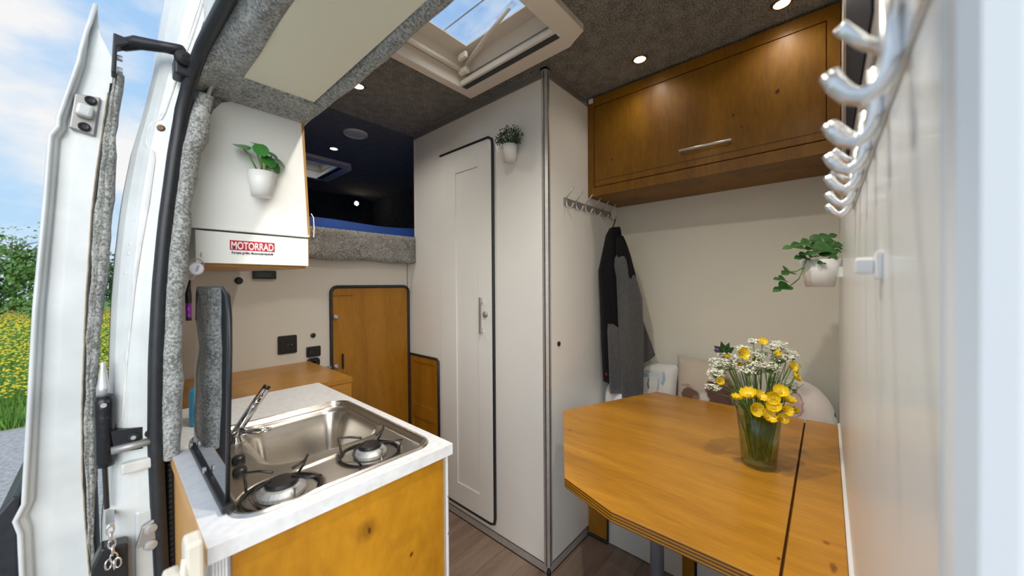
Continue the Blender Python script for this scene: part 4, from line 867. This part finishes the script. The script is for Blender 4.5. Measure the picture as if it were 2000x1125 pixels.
# jacket hanging in the corner
JO = Vector((1.675, .777, 0)); JW = rt.copy(); JD = -FH; JP = (JO.x*FH.x+JO.y*FH.y)/696
def jl(u, v): return ((u-px0)*JP, 1.22+(556.5-v)*JP)
px0 = 1000+696*(JO.dot(rt))/(JO.dot(FH))
def loft(rows, thick, off, name, m, parent, n=28, fold=.008, ph=0):
    """rows of (v, u_left, u_right): a hanging cloth tube with soft folds"""
    vs = []; rr = []
    for a, b_ in zip(rows, rows[1:]):
        for k in range(4): q = k/4; rr.append(tuple(a[i]+(b_[i]-a[i])*q for i in range(3)))
    rr.append(rows[-1])
    for (v, ul, ur) in rr:
        s0, z = jl(ul, v); s1, _ = jl(ur, v); c = (s0+s1)/2; h = (s1-s0)/2
        for k in range(n):
            a = 2*math.pi*k/n; ca, sa = math.cos(a), math.sin(a)
            th = thick*min(1, h/.03)*(1+.18*math.sin(3*a+ph+z*6)); 
            w = c+h*math.copysign(abs(ca)**.75, ca)
            d = off+th*math.copysign(abs(sa)**.8, sa)+fold*math.sin(w*110+z*9+ph)*(1 if sa > 0 else 0)
            p = JO+JW*w+JD*d; p.x = min(p.x, XB-.004); p.y = min(p.y, WY-.004)
            vs.append((p.x, p.y, z+.004*math.sin(w*70+ph)*(1 if v == rows[-1][0] else 0)))
    m_ = len(rr); fs = [(i*n+k, i*n+(k+1) % n, (i+1)*n+(k+1) % n, (i+1)*n+k) for i in range(m_-1) for k in range(n)]
    fs += [tuple(range(n)), tuple(range((m_-1)*n, m_*n))[::-1]]
    return MB().add(vs, fs).build(name, m, parent, smooth=True)
t = empty('jacket', (JO.x, JO.y, .7), 'black and grey fleece jacket hanging from the last hook in the corner', 'jacket')
loft([(447, 1192, 1210), (460, 1185, 1212), (490, 1178, 1217), (530, 1169, 1228), (580, 1171, 1238), (673, 1174, 1240), (748, 1178, 1238)], .045, 0, 'body', JBLACK, t)
loft([(632, 1182, 1192), (648, 1181, 1212), (672, 1182, 1213), (720, 1184, 1212), (763, 1185, 1209)], .012, .046, 'grey_front', JGREY, t, fold=.004, ph=1)
loft([(496, 1200, 1208), (508, 1195, 1216), (522, 1194, 1222), (545, 1198, 1233), (583, 1199, 1246), (640, 1201, 1247), (700, 1204, 1246), (775, 1206, 1246)], .030, .060, 'sleeve', JGREY, t, fold=.006, ph=2)
loft([(466, 1198, 1209), (480, 1196, 1215), (505, 1198, 1224), (530, 1203, 1230), (548, 1214, 1234)], .026, .064, 'shoulder', JBLACK, t, fold=.004)
bk = [(585, 1238, 1248), (610, 1238, 1250), (650, 1240, 1263), (695, 1243, 1279), (706, 1244, 1265), (714, 1246, 1250)]
loft(bk, .022, .0, 'back_sleeve', JGREY, t, fold=.004, ph=.7)
s0, z0 = jl(1192, 432); MB().tube([(1.777, WY-.040, 1.562), tuple(JO+JW*jl(1196, 450)[0])[:2]+(jl(1196, 450)[1],)], .0035, 6).build('hanging_loop', BLACKP, t)
for (u, v, mm, nm, hh) in ((1178, 727, REDT, 'tag', .010), (1186, 760, ORANGE, 'zip_pull', .035)):
    s_, z_ = jl(u, v); p = JO+JW*s_+JD*.052; MB().tube([(p.x, p.y, z_+hh/2), (p.x, p.y, z_-hh/2)], .003, 6).build(nm, mm, t)

# ------------------------------------------------------------------ sliding door slid open outside
SY = 1.10
DO = [(.30, -.095, -.022), (.649, -.110, -.028), (.775, -.112, -.033), (.800, -.117, -.033), (.827, -.107, -.035), (.979, -.100, -.034), (1.182, -.091, -.027), (1.386, -.077, -.016), (1.474, -.072, -.008), (1.508, -.070, -.004), (1.528, -.0605, -.002), (1.545, -.060, .000), (1.665, -.034, .012), (1.688, -.031, .0125), (1.729, -.024, -.004), (1.745, -.020, -.008), (1.787, -.012, -.009)]
t = empty('sliding_door', (-.06, SY, GZ+.5), 'white van sliding door slid open, seen on its front edge', 'door')
nf = 7
def dface(i, j):
    z, a, b_ = DO[j]; q = (0, .05, .12, .16, .5, .97, 1)[i]
    return (a+(b_-a)*q, SY+(0, .0, .004, .014, .010, .006, .014)[i], z)
MB().grid(dface, nf, len(DO)).build('front_face', BODYW, t, solid=.003)
MB().grid(lambda i, j: (DO[j][1]-.001, SY-.004+(.005, .6, 1.2)[i], DO[j][0]), 3, len(DO)).build('outer_skin', BODYW, t, smooth=True)
MB().grid(lambda i, j: (DO[j][2]-.004, SY+(.012, .7)[i], DO[j][0]), 2, len(DO)-3).build('inner_skin', DARKMET, t, smooth=True)
MB().tube([(DO[j][1]+.001, SY-.003, DO[j][0]) for j in range(len(DO))], .0038, 8).build('hem', BODYW, t, smooth=True)
FR = [(.40, -.020), (.571, -.030), (.70, -.024), (.809, -.019), (.95, -.016), (1.051, -.014), (1.222, -.004), (1.384, .009), (1.547, .016), (1.66, .028), (1.70, .030)]
def dfelt(i, j):
    z = .40+1.265*j/44; xr = interp(FR, z); xl = interp([(d[0], d[2]) for d in DO], z)
    th = (xr-xl*1.18)*.5; a = math.pi*(i/8); w = .0022*math.sin(z*31+i)+.0015*math.sin(z*77)
    # a padded roll hugging the inner edge
    xr = xr*.88-(.006 if z < 1.05 else .006*max(0, 1-(z-1.05)/.2)); q_ = lambda f: xl+(xr-xl)*f
    P = [(xl-.002, SY+.014), (q_(.04), SY+.004), (q_(.2), SY-.004), (q_(.4), SY+.003), (q_(.55), SY-.003), (q_(.8), SY-.001), (q_(.96), SY+.010), (q_(1.0), SY+.03), (q_(.9), SY+.08)]
    e = P[i]; return (e[0]+w*.6, e[1], z)
MB().grid(dfelt, 9, 45).build('felt_lining', FELT, t, smooth=True, solid=.003)
MB().tube([(interp([(d[0], d[2]) for d in DO], .5+.03*j)-.001, SY+.004, .5+.03*j) for j in range(39)], .0022, 6).build('rubber_strip', RUBBER, t, smooth=True)
MB().tube([(interp([(d[0], d[2]) for d in DO], .45+.03*j)-.0035, SY+.006, .45+.03*j) for j in range(40)], .0017, 6).build('grime_edge', mat('rust_stained_paint', (.42, .33, .20), .7, var=.4, vscale=60), t, smooth=True)
lt = MB().prism([(-.039, 1.600), (-.006, 1.604), (-.015, 1.524), (-.047, 1.531)], 1, SY-.002, SY+.008).build('latch_plate', ALUD, t, bevel=.002)
MB().prism([(-.036, 1.580), (-.014, 1.577), (-.018, 1.553), (-.040, 1.556)], 1, SY-.020, SY-.001).build('latch_wedge', BODYW, lt, bevel=.005)
for x, z in ((-.019, 1.592), (-.028, 1.537)): MB().lathe([(.0085, 0), (.0085, .004), (.006, .007), (.003, .006)], (x, SY-.002, z), 14, (0, -1, 0)).build('latch_bolt', DARKMET, lt)
ar = MB().tube([(.022, 1.075, 1.712), (.045, 1.06, 1.722), (.08, 1.04, 1.722), (.108, 1.015, 1.716)], [.012, .014, .012, .013], 8, flat=.9).build('roller_arm', DARKMET, t, smooth=True)
MB().prism([(.008, 1.645), (.015, 1.645), (.017, 1.70), (.034, 1.712), (.034, 1.722), (.012, 1.724)], 1, 1.055, 1.085).build('arm_bracket', DARKMET, ar, bevel=.002)
for z in (1.682, 1.658): MB().lathe([(.0055, 0), (.0055, .008)], (.016, 1.068, z), 6, (1, 0, 0)).build('arm_bolt', ALU, ar)
MB().lathe([(.015, 0), (.015, .010), (.006, .012)], (.108, 1.006, 1.695), 18, (.2, -1, 0)).build('roller', BLACKP, ar)
MB().box(.095, .122, 1.005, 1.05, 1.662, 1.70).build('roller_carriage', DARKMET, ar, bevel=.004)
MB().prism([(-.150, .55), (-.158, .70), (-.150, .775), (-.138, .810), (-.122, .835), (-.115, .830), (-.118, .55)], 1, SY+.03, SY+.5).build('rubbing_strip', RUBBER, t, bevel=.006)
MB().box(-.11, -.03, SY+.02, SY+.6, GZ+.5, .40).build('lower_edge', BODYW, t)
# taped bar lock beside the pillar, chain and black box below
t = empty('taped_bar', (-.008, 1.075, .86), 'black taped bar with a silver cone top between door and pillar', 'bar')
MB().lathe([(.0125, 0), (.0137, .01), (.0133, .07), (.0140, .125), (.0125, .14)], (-.008, 1.075, .866), 18).build('tape_grip', TAPE, t, smooth=True)
MB().lathe([(.0098, .138), (.0094, .158), (.0085, .160), (.0042, .196), (.0036, .205), (.0022, .208)], (-.009, 1.075, .866), 18).build('cone', ALU, t, smooth=True)
MB().lathe([(.004, 0), (.0045, .002)], (-.009, 1.060, .990), 12, (0, -1, 0)).build('rivet', ALU, t)
MB().tube([(-.009, 1.075, .87), (-.007, 1.075, .78)], .004, 8).build('rod', BLACKP, t)
t = empty('lock_box', (.0, 1.053, .55), 'black plastic lock box low beside the open sliding door', 'box')
MB().prism([(-.028, .55), (-.028, .690), (-.015, .722), (.020, .714), (.022, .55)], 1, 1.035, 1.072).build('case', BLACKP, t, bevel=.004)
t = empty('steel_chain', (.0, 1.026, .66), 'short shiny steel chain hanging over the black lock box', 'chain')
def link(c, a, tilt):
    pts = []
    for k in range(14):
        q = 2*math.pi*k/14; pts.append((c[0]+.0048*math.cos(q)*math.cos(tilt), c[1]+.0048*math.cos(q)*math.sin(tilt), c[2]+.0095*math.sin(q)))
    MB().tube(pts, .0016, 6, True).build('link', CHROME, t, smooth=True)
for k in range(6): link((-.003+.002*k*.5, 1.026, .757-k*.0138), 0, 1.35*(k % 2))
link((-.006, 1.025, .693), 0, .5); link((.006, 1.025, .690), 0, -.4)
MB().box(-.009, .003, 1.026, 1.09, .761, .770).build('staple', ALU, t)

# ------------------------------------------------------------------ outdoors
structure(MB().add([(-60, 7.25, GZ), (60, 7.25, GZ), (60, 90, GZ), (-60, 90, GZ), (-60, -60, GZ-.001), (60, -60, GZ-.001), (60, 7.25, GZ-.001), (-60, 7.25, GZ-.001)], [(0, 1, 2, 3)]).build('ground', mat('meadow_grass', (.13, .26, .035), .9, var=.45, vscale=3)))
gp = MB()
gp.grid(lambda i, j: (-60+120*i/40, -40+47.4*j/20+(.25*math.sin(i*1.3) if j == 20 else 0), GZ+.012), 41, 21); structure(gp.build('gravel_path', mat('pale_gravel', (.50, .48, .45), .9, var=.35, vscale=30, bump=1, bscale=60)))
# meadow: grass blades and buttercup dots as loose stuff in the strip that shows
gb = MB()
for k in range(9000):
    Y_ = 7.2+22*random.random()**1.8; X_ = -Y_*random.uniform(-.02, .16)-random.random()*.1; h = random.uniform(.05, .18); a = random.random()*3.14; w = .006+Y_*.0006
    dx, dy = math.cos(a)*w, math.sin(a)*w; lx, ly = random.uniform(-.05, .05), random.uniform(-.05, .05)
    gb.add([(X_-dx, Y_-dy, GZ), (X_+dx, Y_+dy, GZ), (X_+lx, Y_+ly, GZ+h)], [(0, 1, 2)])
tag(gb.build('meadow_blades', mat('grass_blade', (.14, .30, .035), .7, var=.4, vscale=9)), 'green grass blades along the edge of the meadow', 'grass')['kind'] = 'stuff'
fd = MB()
for k in range(4200):
    Y_ = 8.6+30*random.random()**1.3; X_ = -Y_*random.uniform(-.02, .16); h = random.uniform(.12, .30); s = .010+Y_*.0010; p = Vector((X_, Y_, GZ+h))
    fd.add([p+Vector((s, 0, 0)), p+Vector((0, s, 0)), p-Vector((s, 0, 0)), p-Vector((0, s, 0)), p+Vector((0, 0, s*.8))], [(0, 1, 4), (1, 2, 4), (2, 3, 4), (3, 0, 4), (3, 2, 1, 0)])
tag(fd.build('meadow_flowers', mat('meadow_yellow', (.80, .60, .02), .6)), 'countless yellow flowers across the meadow outside', 'flowers')['kind'] = 'stuff'
LEAFM = [mat('tree_leaf_%d' % i, c, .6, var=.4, vscale=4) for i, c in enumerate(((.10, .22, .035), (.06, .15, .03), (.16, .26, .06)))]
BARK = mat('bark', (.10, .075, .05), .9)
def tree(x, y, h, rx, rz, m, n, label, name='tree', bare=False, ls=.12):
    t = empty(name, (x, y, GZ), label, 'tree', 'trees beyond the meadow')
    tk = MB(); tk.tube([(x, y, GZ), (x+.1, y, GZ+h*.4), (x, y, GZ+h*.8)], [h*.03, h*.022, h*.008], 8)
    for k in range(22 if bare else 9):
        a = random.random()*6.28; z0 = GZ+h*random.uniform(.25, .7); q = random.uniform(.4, .95)
        tk.tube([(x, y, z0), (x+math.cos(a)*rx*q*.5, y+math.sin(a)*rx*q*.5, z0+h*.14), (x+math.cos(a)*rx*q, y+math.sin(a)*rx*q, z0+h*random.uniform(.15, .33))], [h*.010, h*.006, h*.002], 5)
    tk.build('trunk', BARK, t, smooth=True)
    cr_ = MB(); lobes = [(random.uniform(-.6, .6)*rx, random.uniform(-.6, .6)*rx, h*random.uniform(.18, .85), random.uniform(.35, .6)*rx) for _ in range(14)]
    for k in range(n):
        lx, ly, lz, lr = random.choice(lobes); d = Vector((random.gauss(0, 1), random.gauss(0, 1), random.gauss(0, 1))).normalized()*lr*random.uniform(.6, 1.05)
        p = Vector((x+lx, y+ly, GZ+lz))+d
        if p.z < GZ+.05: p.z = GZ+random.random()*.5
        nr = (d.normalized()+Vector((random.uniform(-.8, .8), random.uniform(-.8, .8), random.uniform(-.3, .9)))).normalized(); a1 = nr.orthogonal().normalized(); b1 = nr.cross(a1); s = ls*random.uniform(.6, 1.2)
        cr_.add([p-a1*s, p+b1*s*.6, p+a1*s, p-b1*s*.6], [(0, 1, 2, 3)])
    cr_.build('crown', m, t, kind='stuff')
tree(-1.9, 30, 4.2, 1.7, 2, LEAFM[0], 3600, 'round fresh green tree beside the open sliding door', 'broadleaf_tree')
tree(-4.6, 33, 4.3, 2.0, 2, LEAFM[0], 3600, 'dense green bush-like tree at the left edge of the picture', 'broadleaf_tree')
tree(-4.4, 42, 6.0, 2.6, 2, LEAFM[2], 500, 'thin almost leafless tree behind the green tree at the left edge', 'bare_tree', True, .10)
tree(.6, 36, 4.6, 2.2, 2, LEAFM[1], 2600, 'dark green tree seen in the gap between door and pillar', 'broadleaf_tree')
